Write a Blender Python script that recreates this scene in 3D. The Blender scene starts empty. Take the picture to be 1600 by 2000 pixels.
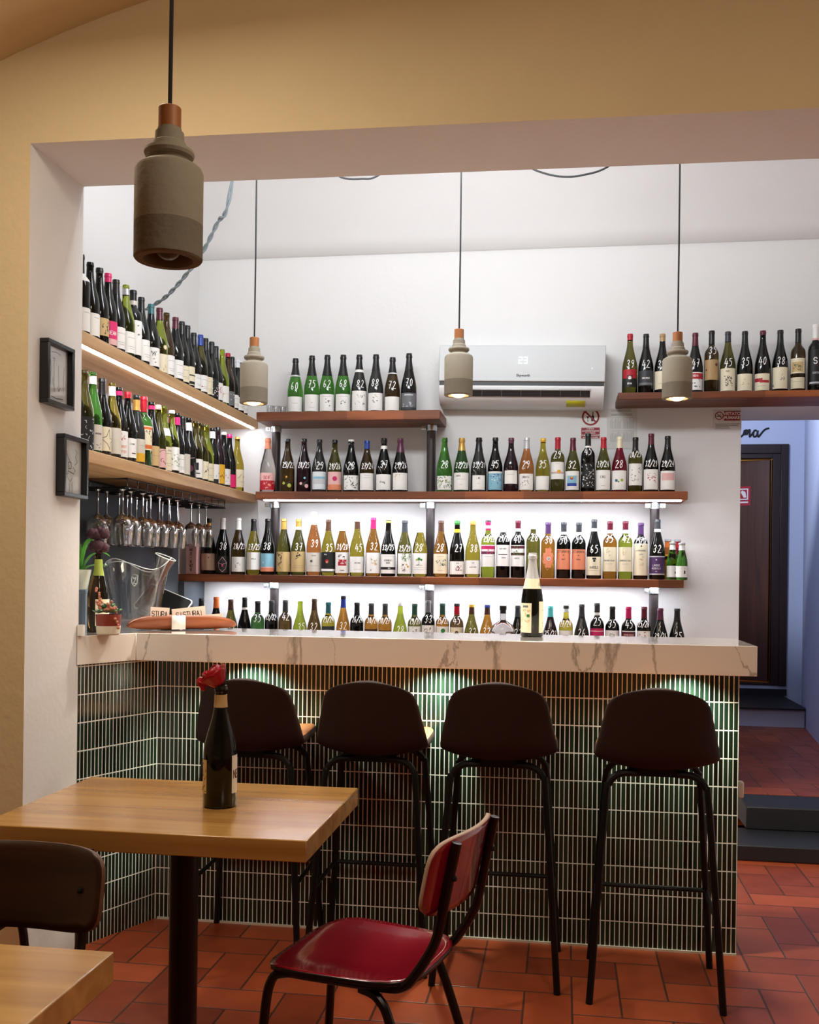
import bpy, math, random
from mathutils import Vector, Matrix
sc = bpy.context.scene
C = sc.collection
PI = math.pi
# ---------------------------------------------------------------- camera model (metres; z up; y away from the viewer)
F = 2000.0; ROLL = .012; YAW = math.atan(.15); EYE = 1.35
def ray(px, py):
    u = px - 800; v = py - 1124
    a = (u - ROLL*v)/F; b = -(v + ROLL*u)/F
    c, s = math.cos(YAW), math.sin(YAW)
    return (a*c - s, a*s + c, b)
def at_y(px, py, Y):
    d = ray(px, py); t = Y/d[1]; return Vector((d[0]*t, Y, EYE + d[2]*t))
def at_x(px, py, X):
    d = ray(px, py); t = X/d[0]; return Vector((X, d[1]*t, EYE + d[2]*t))
cam = bpy.data.objects.new('camera', bpy.data.cameras.new('camera')); C.objects.link(cam)
cam.data.sensor_fit = 'VERTICAL'; cam.data.sensor_height = 36; cam.data.lens = 36.0*F/2000
cam.data.shift_y = 124/2000
cam.data.clip_start = .05
_f = Vector((-math.sin(YAW), math.cos(YAW), 0)); _r = Vector((math.cos(YAW), math.sin(YAW), 0)); _u = Vector((0, 0, 1))
r2 = _r*math.cos(ROLL) + _u*math.sin(ROLL); u2 = _u*math.cos(ROLL) - _r*math.sin(ROLL)
cam.matrix_world = Matrix(((r2.x, u2.x, -_f.x, 0), (r2.y, u2.y, -_f.y, 0), (r2.z, u2.z, -_f.z, EYE), (0, 0, 0, 1)))
sc.camera = cam
# ---------------------------------------------------------------- colour and materials
def lin(c):
    if isinstance(c, str):
        c = [int(c[i:i+2], 16)/255 for i in (0, 2, 4)]
    return tuple(x/12.92 if x <= .04045 else ((x+.055)/1.055)**2.4 for x in c) + (1,)
PAL = dict(white='f4f3ee', cream='ece3c4', black='101112', grey='6d7072', darkgrey='33363a', red='b01228', maroon='5a1026', pink='e0256e',
    palepink='e8b8b4', magenta='c01a5c', orange='d9702e', salmon='e08a66', yellow='e6b22a', gold='c79a4a', green='2f7a34', darkgreen='1d4a38',
    teal='2c6a70', blue='1f3f9c', sky='86bcd0', purple='4a2c5a', plum='5c2440', tan='cdb07a', kraft='b08f62', brown='4a2e1c', silver='c8cace',
    turquoise='5cc8cc', lime='a4b64a', pinkbrown='a8866e', offwhite='d8d2c4', ice='dfe6ea')
_M = {}
def nodes(name):
    m = bpy.data.materials.new(name); m.use_nodes = True
    nt = m.node_tree; return m, nt, nt.nodes['Principled BSDF']
def pin(b, **k):
    for a, v in k.items(): b.inputs[a.replace('_', ' ')].default_value = v
def mat(name, col, rough=.5, metal=0, spec=.5, bump=None, var=None, coat=0):
    if name in _M: return _M[name]
    m, nt, b = nodes(name)
    pin(b, Base_Color=lin(col), Roughness=rough, Metallic=metal, Specular_IOR_Level=spec, Coat_Weight=coat)
    if coat: pin(b, Coat_Roughness=.08)
    if bump or var:
        tc = nt.nodes.new('ShaderNodeTexCoord')
    if var:
        n = nt.nodes.new('ShaderNodeTexNoise'); n.inputs['Scale'].default_value = var[0]; n.inputs['Detail'].default_value = 5
        nt.links.new(tc.outputs['Object'], n.inputs['Vector'])
        mx = nt.nodes.new('ShaderNodeMix'); mx.data_type = 'RGBA'
        a = lin(col); mx.inputs[6].default_value = tuple(x*(1-var[1]) for x in a[:3]) + (1,); mx.inputs[7].default_value = tuple(min(1, x*(1+var[1])) for x in a[:3]) + (1,)
        nt.links.new(n.outputs['Fac'], mx.inputs[0]); nt.links.new(mx.outputs[2], b.inputs['Base Color'])
    if bump:
        n = nt.nodes.new('ShaderNodeTexNoise'); n.inputs['Scale'].default_value = bump[0]; n.inputs['Detail'].default_value = 4
        nt.links.new(tc.outputs['Object'], n.inputs['Vector'])
        bp = nt.nodes.new('ShaderNodeBump'); bp.inputs['Strength'].default_value = bump[1]; bp.inputs['Distance'].default_value = .01
        nt.links.new(n.outputs['Fac'], bp.inputs['Height']); nt.links.new(bp.outputs['Normal'], b.inputs['Normal'])
    _M[name] = m; return m
def emit(name, col, s):
    if name in _M: return _M[name]
    m, nt, b = nodes(name)
    pin(b, Base_Color=lin(col), Emission_Color=lin(col), Emission_Strength=s); _M[name] = m; return m
def wood(name, c1, c2, axis, rough=.45, scale=1.0, coat=0, stave=None):
    m, nt, b = nodes(name); L = nt.links.new; N = nt.nodes.new
    tc = N('ShaderNodeTexCoord'); mp = N('ShaderNodeMapping')
    sc3 = [26*scale]*3; sc3[axis] = 1.6*scale; mp.inputs['Scale'].default_value = sc3
    L(tc.outputs['Object'], mp.inputs['Vector'])
    n = N('ShaderNodeTexNoise'); n.inputs['Scale'].default_value = 1.0; n.inputs['Detail'].default_value = 7; n.inputs['Distortion'].default_value = .6
    L(mp.outputs[0], n.inputs['Vector'])
    cr = N('ShaderNodeValToRGB'); cr.color_ramp.elements[0].position = .3; cr.color_ramp.elements[1].position = .72
    cr.color_ramp.elements[0].color = lin(c1); cr.color_ramp.elements[1].color = lin(c2)
    L(n.outputs['Fac'], cr.inputs[0]); out = cr.outputs[0]
    if stave:
        sx = N('ShaderNodeSeparateXYZ'); L(tc.outputs['Object'], sx.inputs[0])
        d = N('ShaderNodeMath'); d.operation = 'DIVIDE'; d.inputs[1].default_value = stave; L(sx.outputs[axis], d.inputs[0])
        fl = N('ShaderNodeMath'); fl.operation = 'FLOOR'; L(d.outputs[0], fl.inputs[0])
        wn = N('ShaderNodeTexWhiteNoise'); wn.noise_dimensions = '1D'; L(fl.outputs[0], wn.inputs['W'])
        hv = N('ShaderNodeHueSaturation'); mr = N('ShaderNodeMapRange'); mr.inputs[3].default_value = .62; mr.inputs[4].default_value = 1.35
        L(wn.outputs['Value'], mr.inputs[0]); L(mr.outputs[0], hv.inputs['Value']); L(out, hv.inputs['Color']); out = hv.outputs[0]
    L(out, b.inputs['Base Color']); pin(b, Roughness=rough, Coat_Weight=coat)
    if coat: pin(b, Coat_Roughness=.12)
    bp = N('ShaderNodeBump'); bp.inputs['Strength'].default_value = .12; bp.inputs['Distance'].default_value = .002
    L(n.outputs['Fac'], bp.inputs['Height']); L(bp.outputs[0], b.inputs['Normal'])
    return m
GLASS = dict(green=('5cab42', 1), darkgreen=('3f6a34', 1), olive=('6e6a2c', 1), yellow=('b8a83a', 1), lime=('a8b83c', 1), amber=('a8742a', 1),
    brown=('5a4424', 1), orange=('d98a4c', 1), rose=('e8a08a', 1), red=('9c1c38', 1), clear=('f2f4f4', 1), black=('0b0d0b', 0), purple=('201018', 0), ash=('2a2c2a', 0))
GWORD = dict(green='bright green', darkgreen='deep green', olive='olive', yellow='golden', lime='yellow-green', amber='amber', brown='brown', orange='orange wine',
    rose='rosé', red='ruby', clear='clear', black='black', purple='purple-black', ash='smoky')
def glass(k):
    n = 'glass_' + k
    if n in _M: return _M[n]
    m, nt, b = nodes(n); col, t = GLASS[k]
    if t: pin(b, Base_Color=lin(col), Roughness=.02, Transmission_Weight=1.0, IOR=1.36)
    else: pin(b, Base_Color=lin(col), Roughness=.07, Specular_IOR_Level=.38)
    _M[n] = m; return m
def thin_glass(name, tint=.96, edge=.55):
    m = bpy.data.materials.new(name); m.use_nodes = True; nt = m.node_tree; nt.nodes.clear(); N = nt.nodes.new; L = nt.links.new
    o = N('ShaderNodeOutputMaterial'); t = N('ShaderNodeBsdfTransparent'); t.inputs[0].default_value = (tint, tint, tint*1.005, 1)
    g = N('ShaderNodeBsdfGlossy'); g.inputs['Roughness'].default_value = .04
    lw = N('ShaderNodeLayerWeight'); lw.inputs['Blend'].default_value = edge
    ml = N('ShaderNodeMath'); ml.operation = 'MULTIPLY'; ml.inputs[1].default_value = .75; L(lw.outputs['Facing'], ml.inputs[0])
    ad = N('ShaderNodeMath'); ad.operation = 'ADD'; ad.inputs[1].default_value = .04; L(ml.outputs[0], ad.inputs[0])
    mx = N('ShaderNodeMixShader'); L(ad.outputs[0], mx.inputs[0]); L(t.outputs[0], mx.inputs[1]); L(g.outputs[0], mx.inputs[2]); L(mx.outputs[0], o.inputs[0])
    return m
def pal(k, rough=.55): return mat('paint_' + k, PAL[k], rough)
def foil(k): return mat('foil_' + k, PAL[k], .32, .35 if k in ('gold', 'silver') else 0, .5)
WHITE_INK = mat('white_paint_marker', 'fbfbf8', .5)

# ---------------------------------------------------------------- mesh building
class MB:
    def __init__(s): s.v = []; s.f = []; s.m = []; s.uv = {}
    def add(s, vs, fs, mi=0, uvs=None):
        o = len(s.v); s.v += [tuple(p) for p in vs]
        for i, f in enumerate(fs):
            if uvs: s.uv[len(s.f)] = uvs[i]
            s.f.append(tuple(o + j for j in f)); s.m.append(mi)
        return s
    def box(s, x0, x1, y0, y1, z0, z1, mi=0):
        v = [(x, y, z) for z in (z0, z1) for y in (y0, y1) for x in (x0, x1)]
        return s.add(v, [(0, 2, 3, 1), (4, 5, 7, 6), (0, 1, 5, 4), (2, 6, 7, 3), (0, 4, 6, 2), (1, 3, 7, 5)], mi)
    def prism(s, poly, z0, z1, mi=0):
        n = len(poly)
        v = [(x, y, z0) for x, y in poly] + [(x, y, z1) for x, y in poly]
        return s.add(v, [tuple(range(n-1, -1, -1)), tuple(range(n, 2*n))] + [(i, (i+1) % n, n+(i+1) % n, n+i) for i in range(n)], mi)
    def extrude_x(s, prof, x0, x1, mi=0, cap=True):
        n = len(prof); v = [(x0, y, z) for y, z in prof] + [(x1, y, z) for y, z in prof]
        fs = [(i, i+1, n+i+1, n+i) for i in range(n-1)]
        if cap: fs += [(n-1, 0, n, 2*n-1), tuple(range(n-1, -1, -1)), tuple(range(n, 2*n))]
        return s.add(v, fs, mi)
    def tube(s, pts, r, n=10, mi=0, closed=False):
        pts = [Vector(p) for p in pts]; k = len(pts); rs = r if isinstance(r, (list, tuple)) else [r]*k
        vs = []; prev = None
        for i, p in enumerate(pts):
            a = pts[i-1] if i or closed else p; b = pts[(i+1) % k] if i < k-1 or closed else p
            d = (b - a).normalized()
            if prev is None:
                q = Vector((0, 0, 1)) if abs(d.z) < .9 else Vector((1, 0, 0)); e = d.cross(q).normalized()
            else: e = (prev - d*prev.dot(d)).normalized()
            prev = e; g = d.cross(e)
            vs += [p + (e*math.cos(t) + g*math.sin(t))*rs[i] for t in (2*PI*j/n for j in range(n))]
        fs = []
        for i in range(k if closed else k-1):
            a, b = i*n, ((i+1) % k)*n
            fs += [(a+j, a+(j+1) % n, b+(j+1) % n, b+j) for j in range(n)]
        if not closed: fs += [tuple(range(n-1, -1, -1)), tuple(range((k-1)*n, k*n))]
        return s.add(vs, fs, mi)
    def lathe(s, prof, n=24, c=(0, 0, 0), mi=0):
        vs = []; idx = []
        for r, z in prof:
            if r < 1e-6: idx.append([len(vs)]); vs.append((c[0], c[1], c[2]+z))
            else:
                idx.append(list(range(len(vs), len(vs)+n)))
                vs += [(c[0]+r*math.cos(2*PI*j/n), c[1]+r*math.sin(2*PI*j/n), c[2]+z) for j in range(n)]
        fs = []
        for a, b in zip(idx, idx[1:]):
            for j in range(n):
                k = (j+1) % n
                if len(a) == 1 and len(b) == 1: continue
                if len(a) == 1: fs.append((a[0], b[k], b[j]))
                elif len(b) == 1: fs.append((a[j], a[k], b[0]))
                else: fs.append((a[j], a[k], b[k], b[j]))
        return s.add(vs, fs, mi)
    def ball(s, c, r, n=12, mi=0, sq=(1, 1, 1)):
        vs = [(c[0], c[1], c[2]-r*sq[2])]; k = n//2
        for i in range(1, k):
            t = PI*i/k - PI/2
            vs += [(c[0]+r*sq[0]*math.cos(t)*math.cos(2*PI*j/n), c[1]+r*sq[1]*math.cos(t)*math.sin(2*PI*j/n), c[2]+r*sq[2]*math.sin(t)) for j in range(n)]
        vs.append((c[0], c[1], c[2]+r*sq[2])); e = len(vs)-1
        fs = [(0, 1+(j+1) % n, 1+j) for j in range(n)]
        for i in range(k-2): fs += [(1+i*n+j, 1+i*n+(j+1) % n, 1+(i+1)*n+(j+1) % n, 1+(i+1)*n+j) for j in range(n)]
        fs += [(1+(k-2)*n+j, 1+(k-2)*n+(j+1) % n, e) for j in range(n)]
        return s.add(vs, fs, mi)
    def grid(s, fn, nu, nv, mi=0):
        vs = [fn(i/nu, j/nv) for j in range(nv+1) for i in range(nu+1)]
        return s.add(vs, [(j*(nu+1)+i, j*(nu+1)+i+1, (j+1)*(nu+1)+i+1, (j+1)*(nu+1)+i) for j in range(nv) for i in range(nu)], mi)
    def mesh(s, name, mats, off=None, sharp=35):
        me = bpy.data.meshes.new(name)
        v = s.v if off is None else [(a-off[0], b-off[1], c-off[2]) for a, b, c in s.v]
        me.from_pydata(v, [], s.f)
        for m in mats: me.materials.append(m)
        me.polygons.foreach_set('material_index', s.m); me.polygons.foreach_set('use_smooth', [True]*len(s.f))
        if s.uv:
            ul = me.uv_layers.new(name='UVMap')
            for fi, uvs in s.uv.items():
                for li, uv in zip(me.polygons[fi].loop_indices, uvs): ul.data[li].uv = uv
        me.update(); me.validate(); me.set_sharp_from_angle(angle=math.radians(sharp)); return me
def tag(o, label=None, cat=None, group=None, kind=None):
    if label: o['label'] = label
    if cat: o['category'] = cat
    if group: o['group'] = group
    if kind: o['kind'] = kind
    return o
def empty(name, loc, label, cat, group=None, rz=0):
    o = bpy.data.objects.new(name, None); C.objects.link(o); o.location = loc; o.rotation_euler = (0, 0, rz); o.empty_display_size = .05
    return tag(o, label, cat, group)
def wloc(o):
    p = Vector((0, 0, 0))
    while o is not None: p += Vector(o.location); o = o.parent
    return p
def part(name, mb, mats, parent=None, world=True, bev=0, seg=2, sharp=35, label=None, subd=0, solid=None):
    mats = mats if isinstance(mats, (list, tuple)) else [mats]
    o = bpy.data.objects.new(name, mb.mesh(name, mats, wloc(parent) if parent and world else None, sharp)); C.objects.link(o)
    if parent: o.parent = parent
    if solid:
        k = o.modifiers.new('thickness', 'SOLIDIFY'); k.thickness = solid[0]; k.offset = solid[1]
        if len(mats) > 1: k.material_offset = solid[2]; k.material_offset_rim = solid[3]
    if bev:
        k = o.modifiers.new('bevel', 'BEVEL'); k.width = bev; k.segments = seg; k.limit_method = 'ANGLE'; k.angle_limit = math.radians(40)
    if subd:
        k = o.modifiers.new('subd', 'SUBSURF'); k.levels = subd; k.render_levels = subd
    if label: o['label'] = label
    return o
def structure(name, mb, mats, **k):
    return tag(part(name, mb, mats, None, **k), kind='structure')

def spline(ps, n=8):
    ps = [Vector(p) for p in ps]; out = []
    for i in range(len(ps)-1):
        a = ps[max(i-1, 0)]; b = ps[i]; c = ps[i+1]; d = ps[min(i+2, len(ps)-1)]
        for k in range(n):
            t = k/n; out.append(.5*((2*b) + (c-a)*t + (2*a-5*b+4*c-d)*t*t + (3*b-a-3*c+d)*t**3))
    out.append(ps[-1]); return out
# ---------------------------------------------------------------- one-stroke lettering
SF = {'A': '00 26 40;12 32', 'B': '00 06 26 35 34 23 03;23 42 41 20 00', 'C': '45 36 16 05 01 10 30 41', 'D': '00 06 26 44 42 20 00', 'E': '46 06 00 40;03 33',
 'F': '46 06 00;03 33', 'G': '45 36 16 05 01 10 30 41 43 23', 'H': '00 06;40 46;03 43', 'I': '20 26', 'J': '36 31 20 10 01', 'K': '00 06;46 03 40', 'L': '06 00 40',
 'M': '00 06 23 46 40', 'N': '00 06 40 46', 'O': '16 36 45 41 30 10 01 05 16', 'P': '00 06 36 45 44 33 03', 'Q': '16 36 45 41 30 10 01 05 16;21 40', 'R': '00 06 36 45 44 33 03;23 40',
 'S': '45 36 16 05 04 13 33 42 41 30 10 01', 'T': '06 46;26 20', 'U': '06 01 10 30 41 46', 'V': '06 20 46', 'W': '06 10 24 30 46', 'X': '00 46;06 40', 'Y': '06 23 46;23 20',
 'Z': '06 46 00 40', '0': '26 15 12 20 31 34 26', '1': '14 26 20', '2': '15 26 35 34 10 40', '3': '15 26 35 34 23 32 31 20 11', '4': '26 12 42;34 30',
 '5': '36 16 14 24 33 31 20 10', '6': '26 14 11 20 31 32 23 12', '7': '16 36 20;13 33', '8': '23 14 15 26 35 34 23 32 31 20 11 12 23', '9': '34 23 14 15 26 35 34 32 20',
 '/': '47 0-', '!': '26 22;21 20', "'": '26 25', '.': '20 21', '-': '03 43', ' ': ''}
def strokes(txt, h):
    out = []; x = 0
    for ch in txt:
        for st in SF.get(ch, '').split(';'):
            p = []
            for q in st.split():
                yy = -1 if q[1] == '-' else int(q[1])
                p.append((x + int(q[0])*h*.13, yy*h/6))
            if p: out.append(p)
        x += h*(.36 if ch in "I1'.! " else .48 if ch == '/' else .56 if ch.isdigit() else .68)
    return [[(a - x/2, b) for a, b in p] for p in out], x
def ribbon(mb, pts, w, mapf, mi, step=.006):
    """flat pen stroke of half width w, laid on a surface by mapf(s, z)"""
    for (a, b) in zip(pts, pts[1:]):
        dx, dy = b[0]-a[0], b[1]-a[1]; l = math.hypot(dx, dy)
        if l < 1e-6: continue
        ex, ey = dx/l*w*.6, dy/l*w*.6; a = (a[0]-ex, a[1]-ey); b = (b[0]+ex, b[1]+ey); nx, ny = -dy/l*w, dx/l*w
        k = max(1, int(math.ceil(l/step))); vs = []
        for i in range(k+1):
            t = i/k; x = a[0]+(b[0]-a[0])*t; y = a[1]+(b[1]-a[1])*t
            vs += [mapf(x+nx, y+ny), mapf(x-nx, y-ny)]
        mb.add(vs, [(2*i, 2*i+1, 2*i+3, 2*i+2) for i in range(k)], mi)

# ---------------------------------------------------------------- bottles
PROF = {  # z fraction, radius fraction of body (None = neck radius)
 'bu': [(.0, .90), (.012, 1), (.42, 1), (.47, .985), (.53, .92), (.60, .79), (.67, .64), (.74, .50), (.80, .41), (.86, .37), (.945, .345), (.95, .38), (.975, .38), (.98, .36), (1, .35)],
 'bo': [(.0, .92), (.012, 1), (.60, 1), (.635, .985), (.665, .94), (.69, .86), (.71, .74), (.73, .60), (.75, .48), (.775, .415), (.82, .39), (.945, .375), (.95, .41), (.98, .41), (.985, .385), (1, .38)],
 'ch': [(.0, .90), (.012, 1), (.36, 1), (.42, .99), (.49, .93), (.57, .81), (.66, .65), (.75, .50), (.83, .40), (.90, .345), (.925, .345), (.93, .39), (.965, .39), (.97, .36), (1, .345)],
 'fl': [(.0, .92), (.012, 1), (.36, 1), (.46, .95), (.58, .80), (.70, .60), (.82, .43), (.92, .37), (.945, .36), (.95, .40), (.98, .40), (1, .36)],
 'sm': [(.0, .92), (.02, 1), (.44, 1), (.54, .93), (.64, .78), (.74, .60), (.82, .50), (.93, .46), (.94, .56), (.99, .56), (1, .5)]}
RAD = dict(bu=.0405, bo=.0372, ch=.0435, fl=.038, sm=.030)
def shade_of(c): return PAL[c] if c in PAL else c
class Bottle:
    def __init__(s, typ, h, rad=None):
        s.t = typ; s.h = h; s.R = rad or RAD[typ]
        s.p = [(f*h, r*s.R) for f, r in PROF[typ]]
    def r(s, z):
        p = s.p
        if z <= p[0][0]: return p[0][1]
        for (a, ra), (b, rb) in zip(p, p[1:]):
            if z <= b: return ra + (rb-ra)*(z-a)/(b-a)
        return p[-1][1]
    def surf(s, eps):
        def f(x, z):
            r = s.r(z)
            a = x/max(r, .012); r += eps
            return (r*math.sin(a), -r*math.cos(a), z)
        return f
    def patch(s, mb, x0, x1, z0, z1, eps, mi, nz=None):
        k = max(2, int(abs(x1-x0)/.006)); f = s.surf(eps); nz = nz or max(1, int((z1-z0)/.03))
        mb.grid(lambda u, v: f(x0+(x1-x0)*u, z0+(z1-z0)*v), k, nz, mi)
    def ring(s, mb, z0, z1, eps, mi=0, n=20, k=4, top=False):
        zs = sorted({z0, z1} | {z for z, _ in s.p if z0 < z < z1})
        pr = [(s.r(z0), z0)] + [(s.r(z)+eps, z) for z in zs]
        pr += [(0.0001, z1+eps)] if top else [(s.r(z1), z1)]
        if top: pr[-1] = (0, z1+eps)
        mb.lathe(pr, n, mi=mi)
MARKER_W = .0017
def art_on(b, mb, arts, z0, z1, hw, slots):
    """arts: small marks printed on a label; hw = half width in metres of arc"""
    def slot(c):
        if c not in slots: slots[c] = len(slots)
        return slots[c]
    H = z1 - z0; e = .0007
    for a in (arts.split(';') if arts else []):
        q = a.split(':'); k = q[0]; e += .00004
        if k == 't':
            u, v, h, c = float(q[2]), float(q[3]), float(q[4])/1000, q[5]
            st, w = strokes(q[1], h)
            if w > 2*hw*.95: st = [[(x*2*hw*.95/w, y) for x, y in p] for p in st]
            for p in st: ribbon(mb, [(x+u*hw, y+z0+v*H-h/2) for x, y in p], max(.0005, h*.075), b.surf(e), slot(c))
        elif k == 'c':
            u, v, r, c = float(q[1])*hw, z0+float(q[2])*H, float(q[3])/1000, q[4]; f = b.surf(e); n = 16
            vs = [f(u, v)] + [f(u+r*g*math.cos(2*PI*j/n), v+r*g*math.sin(2*PI*j/n)) for g in (.5, 1) for j in range(n)]
            mb.add(vs, [(0, 1+j, 1+(j+1) % n) for j in range(n)] + [(1+j, 1+n+j, 1+n+(j+1) % n, 1+(j+1) % n) for j in range(n)], slot(c))
        elif k == 'r':
            b.patch(mb, float(q[1])*hw, float(q[3])*hw, z0+float(q[2])*H, z0+float(q[4])*H, e, slot(q[5]))
        elif k == 'l':
            b.patch(mb, float(q[2])*hw, float(q[3])*hw, z0+float(q[1])*H, z0+float(q[1])*H+.0011, e, slot(q[4]), 1)
        elif k == 'g':
            rd = random.Random(int(q[1])); n = int(q[3]); u0, v0, u1, v1 = map(float, q[4:8])
            for _ in range(n):
                x = (u0+(u1-u0)*rd.random())*hw; y = z0+(v0+(v1-v0)*rd.random())*H; p = [(x, y)]
                for _ in range(3):
                    x += rd.uniform(-.006, .006); y += rd.uniform(-.006, .006)
                    x = min(max(x, u0*hw), u1*hw); y = min(max(y, z0+v0*H), z0+v1*H); p.append((x, y))
                ribbon(mb, p, rd.uniform(.0006, .0016), b.surf(e), slot(q[2]))
        elif k == 's':
            pt = [(float(w.split(',')[0])*hw, z0+float(w.split(',')[1])*H) for w in q[2].split()]
            ribbon(mb, pt, .001, b.surf(e), slot(q[1]))
# named label designs: colour, bottom, top (fractions of bottle height), arts, wording
def L(col, z0, z1, arts='', words=None, hw=1.12): return (col, z0, z1, arts, words or col + ' label', hw)
CAPF = dict(bu=.79, bo=.79, ch=.73, fl=.80, sm=.93)
def make_bottle(name, loc, typ, h, gl, cap, lab, price, label, cat, group, rz, rad=None, pv=None, extra=None):
    b = Bottle(typ, h, rad); root = empty(name, loc, label, cat, group, rz)
    m = MB(); pr = [(0, .012 if gl == 'clear' else .004), (b.R*.55, .003), (b.R*.8, 0)] + [(r, z) for z, r in b.p] + [(0, h)]
    m.lathe(pr, 26)
    if price:
        ph = .041 if len(price) <= 2 else .030
        zc = (pv if pv else {'bu': .475, 'bo': .655, 'ch': .47, 'fl': .45, 'sm': .5}[typ])*h
        st, w = strokes(price, ph); rnd = random.Random(price + label); dx = rnd.uniform(-.004, .004); dz = rnd.uniform(-.004, .004); k = min(1, 1.75*b.R/w) if w > 1.75*b.R else 1
        for p in st:
            pp = [(x*k + y*.12 + dx, y + zc - ph*.25 + dz) for x, y in p]
            ribbon(m, pp, MARKER_W, b.surf(.0008), 1, .005)
    part('glass_body', m, [glass(gl), WHITE_INK], root, False, sharp=50)
    if cap:
        q = cap.split('+'); c0 = q[0].split('@'); zf = float(c0[1]) if len(c0) > 1 else CAPF[typ]
        if c0[0] != '-':
            m = MB(); b.ring(m, zf*h, h, .0007, top=True); part('capsule', m, foil(c0[0]), root, False, label=None)
        for x in q[1:]:
            x = x.split('@'); a, d = (float(y) for y in x[1].split('-')) if len(x) > 1 else (zf-.045, zf)
            m = MB(); b.ring(m, a*h, d*h, .0009); part('neck_band', m, foil(x[0]), root, False)
    labs = lab if isinstance(lab, list) else [lab] if lab else []
    for (col, z0, z1, arts, words, hw) in labs:
        off = 0
        if isinstance(hw, tuple): off, hw = hw
        m = MB(); slots = {}
        W = hw*b.R
        if col != '-':
            slots[col] = 0; b.patch(m, -W, W, z0*h, z1*h, .0005, 0)
        art_on(b, m, arts, z0*h, z1*h, W, slots)
        if off:
            m.v = [(x*math.cos(off)-y*math.sin(off), x*math.sin(off)+y*math.cos(off), z) for x, y, z in m.v]
        part('paper_label', m, [pal(c) for c in slots], root, False, sharp=60)
    return root, b

# ================================================================ THE SETTING
def herringbone(name):
    m, nt, b = nodes(name); N = nt.nodes.new; K = nt.links.new
    tc = N('ShaderNodeTexCoord'); sx = N('ShaderNodeSeparateXYZ'); K(tc.outputs['Object'], sx.inputs[0])
    def mth(op, a, c=None, d=None):
        n = N('ShaderNodeMath'); n.operation = op
        for i, x in enumerate((a, c, d)):
            if x is None: continue
            if isinstance(x, (int, float)): n.inputs[i].default_value = x
            else: K(x, n.inputs[i])
        return n.outputs[0]
    W = .152
    X = mth('DIVIDE', mth('ADD', sx.outputs[0], 20.02), W); Y = mth('DIVIDE', mth('ADD', sx.outputs[1], 20.05), W)
    i = mth('FLOOR', X); j = mth('FLOOR', Y); fx = mth('SUBTRACT', X, i); fy = mth('SUBTRACT', Y, j)
    k = mth('FLOORED_MODULO', mth('SUBTRACT', i, j), 4.0)
    def isk(v): return mth('COMPARE', k, float(v), .1)
    def edge(f, v): return mth('ADD', f, mth('MULTIPLY', isk(v), 9.0))     # no joint on that side of the half tile
    d = mth('MINIMUM', mth('MINIMUM', edge(fx, 1), edge(mth('SUBTRACT', 1.0, fx), 0)), mth('MINIMUM', edge(fy, 2), edge(mth('SUBTRACT', 1.0, fy), 3)))
    ti = mth('SUBTRACT', i, isk(1)); tj = mth('SUBTRACT', j, isk(2))
    cv = N('ShaderNodeCombineXYZ'); K(ti, cv.inputs[0]); K(tj, cv.inputs[1])
    wn = N('ShaderNodeTexWhiteNoise'); K(cv.outputs[0], wn.inputs['Vector'])
    no = N('ShaderNodeTexNoise'); no.inputs['Scale'].default_value = 9; no.inputs['Detail'].default_value = 6; K(tc.outputs['Object'], no.inputs['Vector'])
    f = mth('ADD', mth('MULTIPLY', wn.outputs['Value'], .6), mth('MULTIPLY', no.outputs['Fac'], .5))
    cr = N('ShaderNodeValToRGB'); cr.color_ramp.elements[0].color = lin('7c3018'); cr.color_ramp.elements[1].color = lin('b4542c')
    cr.color_ramp.elements[0].position = .15; cr.color_ramp.elements[1].position = .95; K(f, cr.inputs[0])
    g = N('ShaderNodeMapRange'); g.inputs[1].default_value = .012; g.inputs[2].default_value = .03; K(d, g.inputs[0])
    mx = N('ShaderNodeMix'); mx.data_type = 'RGBA'; mx.inputs[6].default_value = lin('4a2c20'); K(cr.outputs[0], mx.inputs[7]); K(g.outputs[0], mx.inputs[0])
    K(mx.outputs[2], b.inputs['Base Color'])
    r = N('ShaderNodeMapRange'); r.inputs[3].default_value = .5; r.inputs[4].default_value = .3; K(no.outputs['Fac'], r.inputs[0]); K(r.outputs[0], b.inputs['Roughness'])
    bp = N('ShaderNodeBump'); bp.inputs['Strength'].default_value = .5; bp.inputs['Distance'].default_value = .003
    K(mth('ADD', g.outputs[0], mth('MULTIPLY', no.outputs['Fac'], .5)), bp.inputs['Height']); K(bp.outputs[0], b.inputs['Normal'])
    return m
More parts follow.
